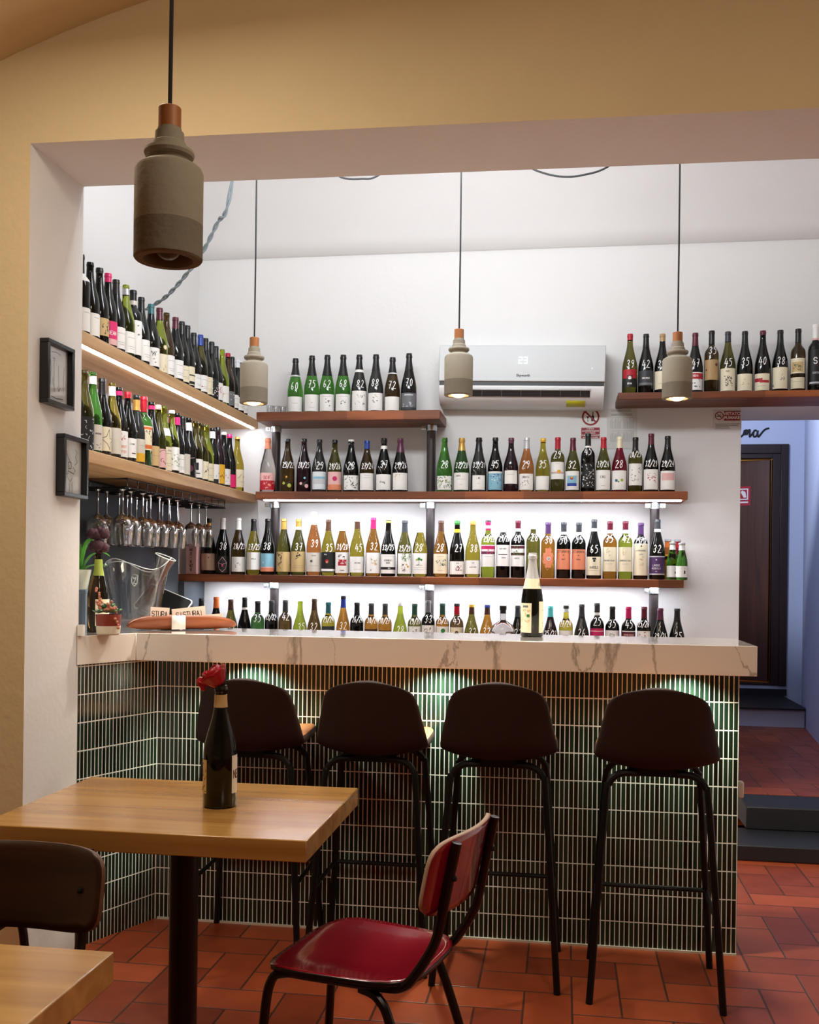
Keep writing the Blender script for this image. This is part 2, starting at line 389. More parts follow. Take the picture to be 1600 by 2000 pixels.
def kitkat(name):
    m, nt, b = nodes(name); N = nt.nodes.new; K = nt.links.new
    tc = N('ShaderNodeTexCoord'); sx = N('ShaderNodeSeparateXYZ'); K(tc.outputs['UV'], sx.inputs[0])
    def mth(op, a, c=None):
        n = N('ShaderNodeMath'); n.operation = op
        for i, x in enumerate((a, c)):
            if x is None: continue
            if isinstance(x, (int, float)): n.inputs[i].default_value = x
            else: K(x, n.inputs[i])
        return n.outputs[0]
    PW, PH = .0171, .1013; GX, GY = .0024, .0030
    X = mth('DIVIDE', sx.outputs[0], PW); Y = mth('DIVIDE', sx.outputs[1], PH); i = mth('FLOOR', X); j = mth('FLOOR', Y)
    fx = mth('SUBTRACT', X, i); fy = mth('SUBTRACT', Y, j)
    dx = mth('MULTIPLY', mth('MINIMUM', fx, mth('SUBTRACT', 1.0, fx)), PW); dy = mth('MULTIPLY', mth('MINIMUM', fy, mth('SUBTRACT', 1.0, fy)), PH)
    d = mth('MINIMUM', mth('SUBTRACT', dx, GX*.5), mth('SUBTRACT', dy, GY*.5))
    g = N('ShaderNodeMapRange'); g.inputs[1].default_value = 0; g.inputs[2].default_value = .0007; K(d, g.inputs[0])
    cv = N('ShaderNodeCombineXYZ'); K(i, cv.inputs[0]); K(j, cv.inputs[1]); wn = N('ShaderNodeTexWhiteNoise'); K(cv.outputs[0], wn.inputs['Vector'])
    cr = N('ShaderNodeValToRGB'); cr.color_ramp.elements[0].color = lin('0b130e'); cr.color_ramp.elements[1].color = lin('20362a'); K(wn.outputs['Value'], cr.inputs[0])
    mx = N('ShaderNodeMix'); mx.data_type = 'RGBA'; mx.inputs[6].default_value = lin('f4f1ea'); K(cr.outputs[0], mx.inputs[7]); K(g.outputs[0], mx.inputs[0]); K(mx.outputs[2], b.inputs['Base Color'])
    r = N('ShaderNodeMapRange'); r.inputs[3].default_value = .8; r.inputs[4].default_value = .16; K(g.outputs[0], r.inputs[0]); K(r.outputs[0], b.inputs['Roughness'])
    h = N('ShaderNodeMapRange'); h.inputs[1].default_value = 0; h.inputs[2].default_value = .004; h.interpolation_type = 'SMOOTHERSTEP'; K(d, h.inputs[0])
    bp = N('ShaderNodeBump'); bp.inputs['Strength'].default_value = .6; bp.inputs['Distance'].default_value = .002; K(h.outputs[0], bp.inputs['Height']); K(bp.outputs[0], b.inputs['Normal'])
    return m
def marble(name):
    m, nt, b = nodes(name); N = nt.nodes.new; K = nt.links.new
    tc = N('ShaderNodeTexCoord'); mp = N('ShaderNodeMapping'); mp.inputs['Scale'].default_value = (1.5, 1.2, .55); mp.inputs['Location'].default_value = (.35, .2, .4); mp.inputs['Rotation'].default_value = (0, .35, 0)
    K(tc.outputs['Object'], mp.inputs[0])
    n1 = N('ShaderNodeTexNoise'); n1.inputs['Scale'].default_value = 3.2; n1.inputs['Detail'].default_value = 8; n1.inputs['Roughness'].default_value = .6; K(mp.outputs[0], n1.inputs['Vector'])
    ad = N('ShaderNodeMix'); ad.data_type = 'RGBA'; ad.blend_type = 'ADD'; ad.inputs[0].default_value = .32; K(mp.outputs[0], ad.inputs[6]); K(n1.outputs['Color'], ad.inputs[7])
    vo = N('ShaderNodeTexVoronoi'); vo.feature = 'DISTANCE_TO_EDGE'; vo.inputs['Scale'].default_value = 1.9; K(ad.outputs[2], vo.inputs['Vector'])
    n2 = N('ShaderNodeTexNoise'); n2.inputs['Scale'].default_value = 2.2; K(mp.outputs[0], n2.inputs['Vector'])
    w = N('ShaderNodeMapRange'); w.inputs[1].default_value = .42; w.inputs[2].default_value = .7; w.inputs[3].default_value = .003; w.inputs[4].default_value = .045; K(n2.outputs['Fac'], w.inputs[0])
    dv = N('ShaderNodeMath'); dv.operation = 'DIVIDE'; K(vo.outputs['Distance'], dv.inputs[0]); K(w.outputs[0], dv.inputs[1])
    mr = N('ShaderNodeMapRange'); mr.inputs[3].default_value = .75; mr.inputs[4].default_value = 0; K(dv.outputs[0], mr.inputs[0])
    mx = N('ShaderNodeMix'); mx.data_type = 'RGBA'; mx.inputs[6].default_value = lin('efe9e0'); mx.inputs[7].default_value = lin('8f8577'); K(mr.outputs[0], mx.inputs[0]); K(mx.outputs[2], b.inputs['Base Color'])
    pin(b, Roughness=.1, Coat_Weight=1.0)
    return m
plaster = mat('white_plaster', 'e9e8e6', .85, spec=.2, bump=(38, .12), var=(2.2, .03))
cream_plaster = mat('cream_plaster', 'dcc8a0', .88, spec=.15, bump=(30, .22), var=(3.0, .06))
blue_plaster = mat('corridor_plaster', 'c9d2e6', .85, spec=.2, bump=(38, .12), var=(2, .04))
slate = mat('slate_grey_paint', '4c545c', .7, bump=(40, .08), var=(6, .12))
terracotta = herringbone('terracotta_tiles')
dark_stone = mat('dark_stone', '1e2024', .5, var=(8, .25))
black_paint = mat('black_paint', '141416', .6)
oak = wood('oak_veneer', 'a8763e', 'd2a468', 0, .42)
oak_shelf = wood('pale_oak_shelf', 'b08654', 'd8b486', 1, .5, .8)
walnut = wood('acacia_shelf_wood', '5a2c18', 'a0592e', 0, .45, 1.0, stave=.31)
dark_door = wood('dark_stained_wood', '1c0e0c', '301a16', 2, .45)
door_brown = wood('brown_door_wood', '3c1c0c', '5c3016', 2, .5)
YB = 5.72; XL = -2.12
structure('floor', MB().box(-3, 3.2, -3, 6.3, -.08, 0), terracotta)
structure('floor_step_lower', MB().box(.70, 1.72, 5.1, 5.46, 0, .075), dark_stone, bev=.006)
structure('floor_step_nosing', MB().box(.94, 1.72, 5.43, 5.75, .075, .191), dark_stone, bev=.006)
structure('floor_corridor', MB().box(-.4, 2.3, 5.75, 9.4, .02, .193), terracotta)
structure('floor_step_far', MB().box(-.4, 1.885, 8.4, 9.29, .193, .331), [blue_plaster]); 
structure('floor_step_tread', MB().box(-.4, 1.9, 8.36, 9.27, .331, .345), [black_paint])
structure('trim_1', MB().box(-.4, 1.93, 9.27, 9.3, .345, .40), [black_paint])
# front wall: left pier, sloping lintel beam, right pier
m = MB(); X0 = -1.714
def zb(x): return 2.728 - (x-X0)*.0085
y0, y1 = 3.08, 3.45
def quad(m, a, b, c, d, mi): m.add([a, b, c, d], [(0, 1, 2, 3)], mi)
XR = 1.75
quad(m, (-3, y0, 0), (X0, y0, 0), (X0, y0, zb(X0)), (-3, y0, zb(X0)), 0)
quad(m, (-3, y0, zb(X0)), (X0, y0, zb(X0)), (X0, y0, 4.2), (-3, y0, 4.2), 0)
quad(m, (X0, y0, zb(X0)), (XR, y0, zb(XR)), (XR, y0, 4.2), (X0, y0, 4.2), 0)
quad(m, (XR, y0, 0), (3.2, y0, 0), (3.2, y0, 4.2), (XR, y0, 4.2), 0)
quad(m, (X0, y0, 0), (X0, y1, 0), (X0, y1, zb(X0)), (X0, y0, zb(X0)), 1)
quad(m, (XR, y1, 0), (XR, y0, 0), (XR, y0, zb(XR)), (XR, y1, zb(XR)), 1)
quad(m, (X0, y0, zb(X0)), (X0, y1, zb(X0)), (XR, y1, zb(XR)), (XR, y0, zb(XR)), 1)
quad(m, (X0, y1, zb(X0)), (X0, y1, 4.2), (XR, y1, 4.2), (XR, y1, zb(XR)), 1)
quad(m, (X0, y1, 0), (-3, y1, 0), (-3, y1, 4.2), (X0, y1, 4.2), 1)
quad(m, (3.2, y1, 0), (XR, y1, 0), (XR, y1, 4.2), (3.2, y1, 4.2), 1)
structure('wall_front', m, [cream_plaster, plaster])
# dining room shell around the viewer
structure('wall_left', MB().box(-3.1, -3, -3, 3.08, 0, 4.2), cream_plaster)
structure('wall_right', MB().box(3.2, 3.3, -3, 3.08, 0, 4.2), cream_plaster)
structure('wall_rear', MB().box(-3, 3.2, -3.1, -3, 0, 4.2), cream_plaster)
pts = []
for k in range(41):
    x = -3 + 6.2*k/40; t = (x - .15)/2.95
    pts.append((x, 2.195 + 1.13*max(0, 1-abs(t)**2.15)**.62))
m = MB(); n = len(pts)
m.add([(x, -3, z) for x, z in pts] + [(x, 3.08, z) for x, z in pts], [(i, i+1, n+i+1, n+i) for i in range(n-1)])
structure('ceiling_dining', m, cream_plaster)
# bar alcove
m = MB(); m.box(XL-.1, .939, YB, 6.22, 0, 4.2); m.box(.939, 2.3, YB, 6.22, 2.28, 4.2)
structure('wall_back', m, plaster)
structure('wall_alcove_left', MB().box(XL-.1, XL, y1, YB, 0, 4.2), plaster)
structure('wall_alcove_right', MB().box(XR, XR+.1, y1, YB, 0, 4.2), plaster)
prof = [(YB, 3.17), (YB-.02, 3.172), (YB-.07, 3.24), (YB-.15, 3.35), (YB-.31, 3.48), (YB-.52, 3.61), (YB-.8, 3.72), (YB-1.15, 3.79), (YB-1.6, 3.82), (3.45, 3.82)]
structure('ceiling_alcove', MB().extrude_x(prof, XL, XR, cap=False), plaster, sharp=50)
structure('trim_2', MB().box(XL, XL+.02, 3.46, 5.40, 1.121, 1.755), slate)
structure('trim_3', MB().box(XL, XL+.055, 5.401, YB, .9, 1.30), slate)
# corridor
structure('wall_far', MB().box(-.4, 1.02, 9.3, 9.42, 0, 4).box(1.875, 2.4, 9.3, 9.42, 0, 4).box(1.02, 1.875, 9.3, 9.42, 2.48, 4).box(1.02, 1.875, 9.3, 9.42, 0, .43), blue_plaster)
m = MB(); pp = [(1.76, 5.72), (1.76, 7.2), (1.885, 8.35), (2.06, 9.3), (2.4, 9.3), (2.4, 5.72)]; m.prism(pp, 0, 4); structure('wall_corridor_right', m, blue_plaster)
structure('wall_corridor_left', MB().box(-.5, -.4, 6.22, 9.42, 0, 4), blue_plaster)
structure('ceiling_corridor', MB().box(-.5, 2.4, 6.22, 9.42, 3.3, 3.4), blue_plaster)
# dark door standing open into a lit room
DR = 1.795
f = MB()
for x0, x1, yy, z0, z1 in ((1.86, 1.925, 9.265, .43, 2.53), (.97, 1.035, 9.265, .43, 2.53)): f.box(x0, x1, yy, 9.3, z0, z1)
f.box(1.035, 1.86, 9.265, 9.3, 2.45, 2.53)
f.box(DR, 1.874, 9.285, 9.40, .43, 2.47); f.box(1.021, 1.10, 9.285, 9.40, .43, 2.47); f.box(1.10, DR, 9.285, 9.40, 2.41, 2.47); f.box(1.10, DR, 9.29, 9.40, .43, .45)
dframe = structure('door_1', f, dark_door, bev=.004)
ang = math.radians(152)
m = MB(); ca, sa = math.cos(ang), math.sin(ang)
P0 = Vector((DR-.002, 9.34, 0)); dv = Vector((ca, sa, 0)); nv = Vector((-sa, ca, 0))
vs = []
for z in (.46, 2.40):
    for a, t in ((0, 0), (.68, 0), (.68, .04), (0, .04)): q = P0 + dv*a + nv*t; vs.append((q.x, q.y, z))
m.add(vs, [(3, 2, 1, 0), (4, 5, 6, 7), (0, 1, 5, 4), (1, 2, 6, 5), (2, 3, 7, 6), (3, 0, 4, 7)])
leaf = part('door_leaf', m, door_brown, dframe, bev=.003)
structure('wall_beyond_door', MB().box(.2, 2.4, 11.4, 11.5, 0, 3.2).box(.1, .2, 9.42, 11.5, 0, 3.2).box(2.4, 2.5, 9.42, 11.5, 0, 3.2), cream_plaster)
structure('ceiling_beyond_door', MB().box(.1, 2.5, 9.42, 11.5, 2.9, 3), mat('ochre_ceiling', 'd8b868', .8))
structure('floor_beyond_door', MB().box(.1, 2.5, 9.42, 11.5, .3, .43), terracotta)
# red fire notice on the door leaf
sg = empty('fire_sign', (0, 0, 0), 'red fire equipment sign with a white pictogram on the brown corridor door', 'sign')
tx = .33; zc = 1.35 + .84
def onleaf(a, z, e): q = P0 + dv*a + nv*(.04+e); return (q.x, q.y, z)
# leaf's near face is on the -nv side when seen from the corridor
def leafquad(a0, a1, z0, z1, e, mi, mb): mb.add([onleaf(a0, z0, e), onleaf(a1, z0, e), onleaf(a1, z1, e), onleaf(a0, z1, e)], [(0, 1, 2, 3)], mi)
m = MB(); A0, A1 = .165, .33; Z0, Z1 = 2.005, 2.175
leafquad(A0, A1, Z0, Z1, .003, 0, m); leafquad(A0+.02, A1-.02, Z0+.022, Z0+.035, .004, 1, m); leafquad(A0+.02, A1-.02, Z0+.05, Z1-.02, .004, 1, m)
leafquad(A0+.03, A1-.03, Z0+.06, Z1-.03, .005, 0, m)
m.add([onleaf(a, z, .006) for a, z in ((.20, 2.075), (.225, 2.075), (.25, 2.12), (.24, 2.14), (.21, 2.125))], [(0, 1, 2, 3, 4)], 1)
part('sign_plate', m, [pal('red'), pal('white')], sg)
# painted script above the door
m = MB(); off = Vector((1350, 770)); 
def zpx(x, y): q = at_y(1350 + x/6.4, 770 + y/6.4, 9.2965); return (q.x, q.z)
for st in ([(560, 440), (590, 425), (612, 400), (628, 345), (622, 410), (640, 370), (655, 345), (652, 405), (672, 360), (690, 345), (688, 400), (692, 430), (712, 405), (735, 372)],
           [(775, 350), (748, 352), (735, 390), (742, 425), (765, 425), (783, 395), (790, 350), (788, 400), (800, 428), (825, 400), (855, 360), (890, 330), (930, 318)]):
    pq = spline([(zpx(*p)[0], 9.298, zpx(*p)[1]) for p in st], 5); m.tube(pq, .0085, 8)
tag(part('wall_lettering', m, mat('black_lettering', '0c0c0c', .6)), 'black handwritten letters ma on the blue wall above the corridor door', 'lettering')

# ================================================================ BAR COUNTER
tiles = kitkat('green_stick_mosaic')
PA, PB, PC, PD = (-1.713, 3.452), (-1.56, 3.81), (.63, 3.81), (.63, 4.12)
cf = empty('bar_counter', (-.5, 3.9, 0), 'bar front clad in dark green stick mosaic with white grout under the marble worktop', 'bar counter')
def tiled(name, a, b, z1, u0, th, lab=None):
    a, b = Vector((*a, 0)), Vector((*b, 0)); d = b-a; l = d.length; nrm = Vector((d.y, -d.x, 0)).normalized()
    ia, ib = a - nrm*th, b - nrm*th
    m = MB(); v = [(a.x, a.y, 0), (b.x, b.y, 0), (b.x, b.y, z1), (a.x, a.y, z1), (ia.x, ia.y, 0), (ib.x, ib.y, 0), (ib.x, ib.y, z1), (ia.x, ia.y, z1)]
    fs = [(0, 1, 2, 3), (5, 4, 7, 6), (4, 0, 3, 7), (1, 5, 6, 2), (3, 2, 6, 7), (1, 0, 4, 5)]
    uv0 = [(u0, .004), (u0+l, .004), (u0+l, z1+.004), (u0, z1+.004)]
    m.add(v, fs, 0, [uv0] + [[(.005, .03)]*4]*5)
    return part(name, m, tiles, cf, label=lab)
tiled('tiled_panel', PB, PC, 1.014, 0, .06)
tiled('tiled_panel', PA, (PB[0]-.001, PB[1]-.001), 1.014, .006, .02)
tiled('tiled_panel', (PC[0]+.001, PC[1]+.001), PD, 1.014, .003, .06)
m = MB()
m.box(-1.55, .625, 3.8, 3.815, 0, .012)
part('grout_skirting', MB().box(-1.55, .63, 3.803, 3.8095, 0, .008), mat('grout', 'd8d0c2', .8), cf)
part('cable_clip', MB().box(.632, .655, 3.83, 3.86, .56, .62), pal('offwhite'), cf, bev=.006, label='small white plastic fitting on the end of the bar')
slab = [(-1.712, 3.435), (-1.60, 3.69), (.667, 3.675), (.667, 4.13), (-1.50, 4.13), (-1.68, 4.62), (XL+.021, 4.62), (XL+.021, 3.455), (-1.712, 3.455)]
ct = empty('countertop', (-.5, 3.9, 1.015), 'thick white veined marble worktop running along the bar', 'countertop')
part('marble_slab', MB().prism(slab, 1.015, 1.12), marble('veined_marble'), ct, bev=.002, seg=1)
part('end_upstand', MB().add([(-1.712, 3.437, 1.1205), (-1.690, 3.437, 1.1205), (-1.690, 3.453, 1.1205), (-1.712, 3.453, 1.1205), (-1.712, 3.437, 1.16), (-1.690, 3.437, 1.16), (-1.690, 3.453, 1.16), (-1.712, 3.453, 1.16)],
     [(3, 2, 1, 0), (4, 5, 6, 7), (0, 1, 5, 4), (1, 2, 6, 5), (2, 3, 7, 6), (3, 0, 4, 7)]), mat('white_stone', 'f0eee8', .2), ct)

# ================================================================ SHELVES
led = emit('led_strip_white', 'f0f5ff', 58.0)
YF = 5.42
def shelf(name, x0, x1, ya, yb, z0, z1, wd, label, strip=None, stripname='led_strip'):
    t = empty(name, ((x0+x1)/2, (ya+yb)/2, z0), label, 'shelf')
    part('board', MB().box(x0, x1, ya, yb, z0, z1), wd, t, bev=.003)
    if strip: part(stripname, MB().box(*strip), led, t, label='glowing white light strip')
    return t
shelf('wooden_shelf', -1.672, -.659, YF, YB-.002, 2.185, 2.235, walnut, 'short uppermost reddish wooden shelf on the back wall, holding eight sparkling bottles')
shelf('wooden_shelf', -1.672, .63, YF, YB-.002, 1.757, 1.80, walnut, 'long reddish wooden back shelf with a light strip beneath, second from top', (-1.63, .60, YF+.02, YF+.05, 1.751, 1.757))
shelf('wooden_shelf', XL+.002, .615, YF, YB-.002, 1.303, 1.344, walnut, 'long reddish wooden back shelf at eye level, third from top', (-1.98, .58, 5.555, 5.585, 1.302, 1.303))
shelf('wooden_shelf', -2.05, .615, YF-.08, YB-.002, .865, .905, walnut, 'lowest wooden back shelf, hidden behind the worktop under its bottles')
shelf('wooden_shelf', .272, 1.74, YF, YB-.002, 2.278, 2.313, walnut, 'wooden shelf of red wines running over the corridor opening at right')
shelf('oak_shelf', XL+.002, -1.752, 3.46, YB-.003, 2.185, 2.235, oak_shelf, 'upper pale oak shelf on the left wall with light strip beneath', (-1.781, -1.767, 3.47, 5.68, 2.181, 2.185))
shelf('oak_shelf', XL+.002, -1.752, 3.46, YB-.003, 1.757, 1.805, oak_shelf, 'lower pale oak shelf on the left wall above the hanging glasses')
steel = mat('blackened_steel', '4a4444', .38, .6, var=(30, .25)); chrome = mat('galvanised_steel', 'd4dcde', .25, .9)
for px, tops, lab in ((535, [(1.805, 2.184), (1.345, 1.756), (.906, 1.302), (0, .864)], 'dark steel tube post at the left end of the back shelves'),
                 (838, [(2.236, 2.252), (1.801, 2.184), (1.345, 1.756), (.906, 1.302), (0, .864)], 'dark steel tube post in the middle of the back shelves'),
                 (1276, [(1.345, 1.756), (.906, 1.302), (0, .864)], 'dark steel tube post at the right end of the back shelves')):
    q = at_y(px, 1000, 5.62); x = q.x
    t = empty('shelf_post', (x, 5.62, 0), lab, 'post', 'steel shelf posts')
    for a, b in tops:
        part('tube_section', MB().lathe([(0, a), (.025, a), (.025, b), (0, b)], 18, (x, 5.62, 0)), steel, t)
        if b - a > .3 and a > .5:
            c = MB(); c.lathe([(.026, b-.035), (.031, b-.033), (.031, b-.002), (.026, b)], 18, (x, 5.62, 0))
            c.box(x-.052, x-.026, 5.585, 5.60, b-.030, b-.008); c.tube([(x-.043, 5.578, b-.019), (x-.043, 5.606, b-.019)], .007, 8)
            if px == 1276 and b > 1.7:
                c.box(x+.026, x+.052, 5.585, 5.60, b-.030, b-.008); c.tube([(x+.043, 5.578, b-.019), (x+.043, 5.606, b-.019)], .007, 8)
            part('pipe_clamp', c, chrome, t, label='bright metal pipe clamp')

# ================================================================ BOTTLE ROWS
ORD = ['first', 'second', 'third', 'fourth', 'fifth', 'sixth', 'seventh', 'eighth', 'ninth', 'tenth', 'eleventh', 'twelfth', 'thirteenth', 'fourteenth', 'fifteenth', 'sixteenth', 'seventeenth',
       'eighteenth', 'nineteenth', 'twentieth', 'twenty-first', 'twenty-second', 'twenty-third', 'twenty-fourth', 'twenty-fifth', 'twenty-sixth', 'twenty-seventh', 'twenty-eighth', 'twenty-ninth',
       'thirtieth', 'thirty-first', 'thirty-second', 'thirty-third']
def lab(col, arts='', words=None, z0=.05, z1=.34, hw=1.12): return (col, z0, z1, arts, words or col + ' label', hw)
TX = lambda *a: ';'.join(f'l:{v}:{-w}:{w}:grey' for v, w in a)
LINES = TX((.72, .5), (.3, .45), (.2, .3))
W_ = lab('white', LINES); WS = lab('white', LINES, z0=.05, z1=.29); WL = lab('white', TX((.8, .35)), z0=.04, z1=.33)
ROW3 = [  # upper back shelf: px, top, type, glass, capsule, label, price
 (567.5, 706, 'ch', 'green', 'black@.70+silver@.67-.70', lab('white', TX((.55, .35)), z1=.31), '60'),
 (599.5, 700, 'ch', 'green', 'black@.66', lab('white', 'c:0:.5:3:tan;' + TX((.2, .3)), z1=.33), '75'),
 (629.5, 698, 'ch', 'green', 'black@.65', lab('white', 'g:3:black:5:-.2:.3:.4:.7;' + TX((.85, .5)), 'white crested label', z1=.33), '62'),
 (660.5, 697, 'ch', 'green', 'black@.65', lab('white', 'g:4:black:5:-.3:.4:.3:.7;' + TX((.85, .5)), 'white label with black mark', z1=.33), '68'),
 (692, 696, 'ch', 'ash', 'black+white@.70-.745', lab('white', 'g:5:grey:9:-.6:.2:.7:.8', 'tall white label', z1=.38), '82'),
 (724.5, 694.5, 'ch', 'ash', 'black', lab('white', 'g:6:grey:8:-.3:.4:.3:.9', 'white label with grey flower', z1=.34), '88'),
 (757, 699.5, 'ch', 'brown', 'black@.72+white@.70-.72', lab('white', '', 'blank white label', z1=.29), '72'),
 (789, 691, 'ch', 'black', 'black', lab('grey', 'r:-1:0:1:.16:darkgrey;g:7:silver:12:-.8:.2:.8:.45;r:-.5:.85:.5:.92:silver', 'slate grey label', z1=.33), '70')]
ROW2 = [
 (517.5, 863, 'ch', 'clear', 'salmon@.80', lab('red', 'r:-1:.55:1:1:palepink;t:SOIF:0:.72:17:red;c:.3:.28:7:salmon;g:2:palepink:8:-.7:.05:.8:.45', 'red and pink label', z1=.36), ''),
 (556, 863, 'bu', 'brown', 'black@.94', lab('-', 'c:.2:.28:11:lime;c:-.5:.42:8:lime;c:-.15:.82:5:yellow', 'three yellow dots', z1=.34), '25/22'),
 (588, 862, 'bu', 'purple', 'black@.94', lab('-', 'c:.3:.25:11:palepink;c:-.4:.4:8:palepink;c:.05:.75:6:sky', 'pink and blue dots', z1=.34), '28/25'),
 (618, 863, 'bu', 'ash', 'black@.94', lab('ice', 'r:-.8:.3:.8:.72:silver;r:-.8:.6:.8:.72:sky', 'pale blue label', z0=.06, z1=.39), '29'),
 (648, 863, 'bu', 'olive', 'black@.94', lab('palepink', 'c:0:.62:13:magenta;r:-1:0:1:.3:salmon', 'label with pink circle', z0=.05, z1=.39), '29/26'),
 (680, 861.5, 'ch', 'black', 'white@.96', lab('white', 'g:11:black:26:-.9:.1:.9:.95', 'white label scribbled in black', z1=.32), '28'),
 (711, 863, 'bu', 'brown', 'blue@.84', lab('white', TX((.85, .3), (.72, .4)), z1=.37), '27/24'),
 (744, 857.5, 'ch', 'black', 'black@.90+white@.80-.86', lab('white', 'g:12:black:5:-.4:.4:.4:.6', 'white label with black script', z1=.33), '37'),
 (776, 857, 'ch', 'black', 'plum@.74', lab('white', 'g:13:tan:6:-.6:.6:.0:.9', 'white label with tan sketch', z1=.36), '29/26'),
 (862.5, 854, 'ch', 'green', '', lab('white', 'g:14:green:30:-1:0:1:1;g:15:darkgreen:20:-1:0:1:1;g:16:lime:10:-.6:.3:.6:.9', 'green scribbled label', z1=.30), '28'),
 (896, 853.6, 'ch', 'darkgreen', 'gold@.77', lab('white', 't:DANTE:-.3:.82:8:black;' + TX((.62, .5), (.3, .2)), z1=.36), '32/28'),
 (929.4, 852, 'ch', 'ash', 'black@.76', lab('white', 't:LIRE:0:.8:8:black;' + TX((.4, .2)), 'small white label', z1=.31, hw=.85), '35/31'),
 (961.5, 851, 'bu', 'black', 'black@.94', lab('sky', 'g:17:blue:16:-.7:.1:.7:.9;g:18:white:10:-.6:.3:.6:.9;r:-1:.9:1:1:white', 'blue painted label', z1=.38), '45'),
 (992.3, 851, 'bu', 'purple', 'plum@.90', lab('white', TX((.7, .5)), z0=.16, z1=.40, hw=.95), ''),
 (1022.8, 850, 'bu', 'orange', 'silver@.80', lab('white', 't:ORBITA:0:.78:10:black;g:19:black:7:-.6:.2:.6:.6', z1=.34), '29'),
 (1054.6, 850, 'bu', 'yellow', 'yellow@.93', lab('white', '', 'blank white label', z1=.30), '35'),
 (1083.4, 847.7, 'bo', 'olive', 'red@.79', lab('white', 'c:.2:.42:11:yellow;r:-.9:.3:.9:.38:silver;r:-.9:.38:.9:.42:salmon;' + TX((.88, .3)), 'white label with yellow sun', z0=.24, z1=.55), '29'),
 (1113, 848, 'bu', 'olive', 'maroon@.77', lab('white', 'r:-.6:.2:.6:.75:sky;c:0:.62:9:red;c:0:.66:5:yellow;r:-.6:.2:.6:.35:blue', 'white label with coloured square', z1=.39), '32'),
 (1142.4, 838.7, 'bo', 'black', 'black@.80+white@.76-.79', lab('black', 'g:20:white:34:-.9:.05:.9:.95', 'black and white patterned label', z0=.08, z1=.49), '45'),
 (1172.8, 845.4, 'bu', 'olive', 'red@.80', lab('white', 't:CIRO:0:.65:11:black;' + TX((.2, .2)), z1=.40), '27/24'),
 (1204, 843.7, 'bu', 'red', 'cream@.80', lab('white', 'c:-.3:.48:8:teal;c:.35:.5:8:lime;c:-.05:.42:4:green', 'white label with green circles', z1=.39), '28'),
 (1235, 844, 'bo', 'olive', 'black@.75', lab('white', 'g:21:grey:14:-.7:.2:.7:.9', 'white label with grey sketches', z0=.13, z1=.52), '28/25'),
 (1265.6, 836, 'bu', 'black', 'maroon@.81', lab('white', 'g:22:red:14:-.4:.35:.6:.8;l:.6:-.5:.5:black', 'white label with red flower', z1=.39), '32/29'),
 (1298, 840, 'bu', 'black', 'black', lab('white', 'r:-.75:.5:.75:.88:palepink', 'white label with pink block', z1=.38), '29/24')]
ROWR = [
 (1219.7, 642.6, 'bu', 'olive', 'red@.90', lab('black', 'r:-1:.5:1:1:red;c:0:.52:9:white;r:-.35:.52:.35:.68:black;t:OKNA:0:.2:9:white', 'red and black label', z0=.14, z1=.42, hw=1.0), '39'),
 (1251, 642, 'bu', 'black', 'black', lab('darkgrey', 't:MAXIMUS:0:.5:9:white;r:-.9:.05:.9:.2:grey', 'dark grey label', z0=.16, z1=.40), '42'),
 (1283, 641, 'bu', 'black', 'kraft@.88', lab('cream', TX((.3, .4)), z0=.10, z1=.39), '39'),
 (1347, 637.7, 'bu', 'black', 'maroon', lab('white', 'r:-1:.62:1:.95:red;t:REDIO:0:.8:9:white;g:23:black:10:-.4:.15:.5:.6', 'red topped white label', z0=.08, z1=.36), '47'),
 (1379, 632.5, 'bo', 'brown', 'black', lab('kraft', 'c:.6:.75:8:brown;c:-.7:.5:5:brown', 'brown kraft label', z0=.23, z1=.54), '35'),
 (1410.8, 633.5, 'bu', 'olive', 'ash@.84' if False else 'darkgrey@.84', lab('cream', 'g:24:black:26:-.4:.2:.5:.65;t:MURI:0:.86:8:grey', 'cream label with black figures', z0=.06, z1=.41), '45'),
 (1444, 632, 'bu', 'black', 'black', lab('cream', 'g:25:tan:5:-.6:.3:.7:.7', 'plain cream label', z0=.06, z1=.32), '35'),
 (1479, 630, 'bu', 'black', 'maroon@.93', lab('cream', 'r:-.9:.5:.1:.72:red;r:-.2:.45:.9:.6:red;' + TX((.25, .5)), 'cream label with red brushstroke', z0=.06, z1=.32), '40'),
 (1513, 628, 'bu', 'black', 'black', lab('cream', 'g:26:grey:6:-.2:.4:.5:.7;r:-.9:.1:-.75:.2:black', 'cream label with grey scrawl', z0=.08, z1=.41), '38'),
 (1548, 624.8, 'bo', 'brown', 'black', [lab('cream', 'r:-.7:.1:.7:.75:tan;g:27:olive:14:-.5:.2:.5:.6' .replace('olive', 'darkgreen'), 'two cream labels with a landscape', z0=.31, z1=.54), lab('cream', TX((.6, .6)), z0=.08, z1=.25)], ''),
 (1581.6, 615, 'bo', 'black', 'white@.80+palepink@.77-.80', lab('black', 't:S:0:.68:30:white;t:CORTO:0:.34:9:silver;r:-.8:.04:.8:.09:silver;g:31:maroon:5:-.6:.5:.6:.55', 'black label with white S', z0=.12, z1=.63), ''),
 (1612, 622, 'bo', 'black', 'black', lab('black', TX((.5, .5)), z0=.1, z1=.5), '')]
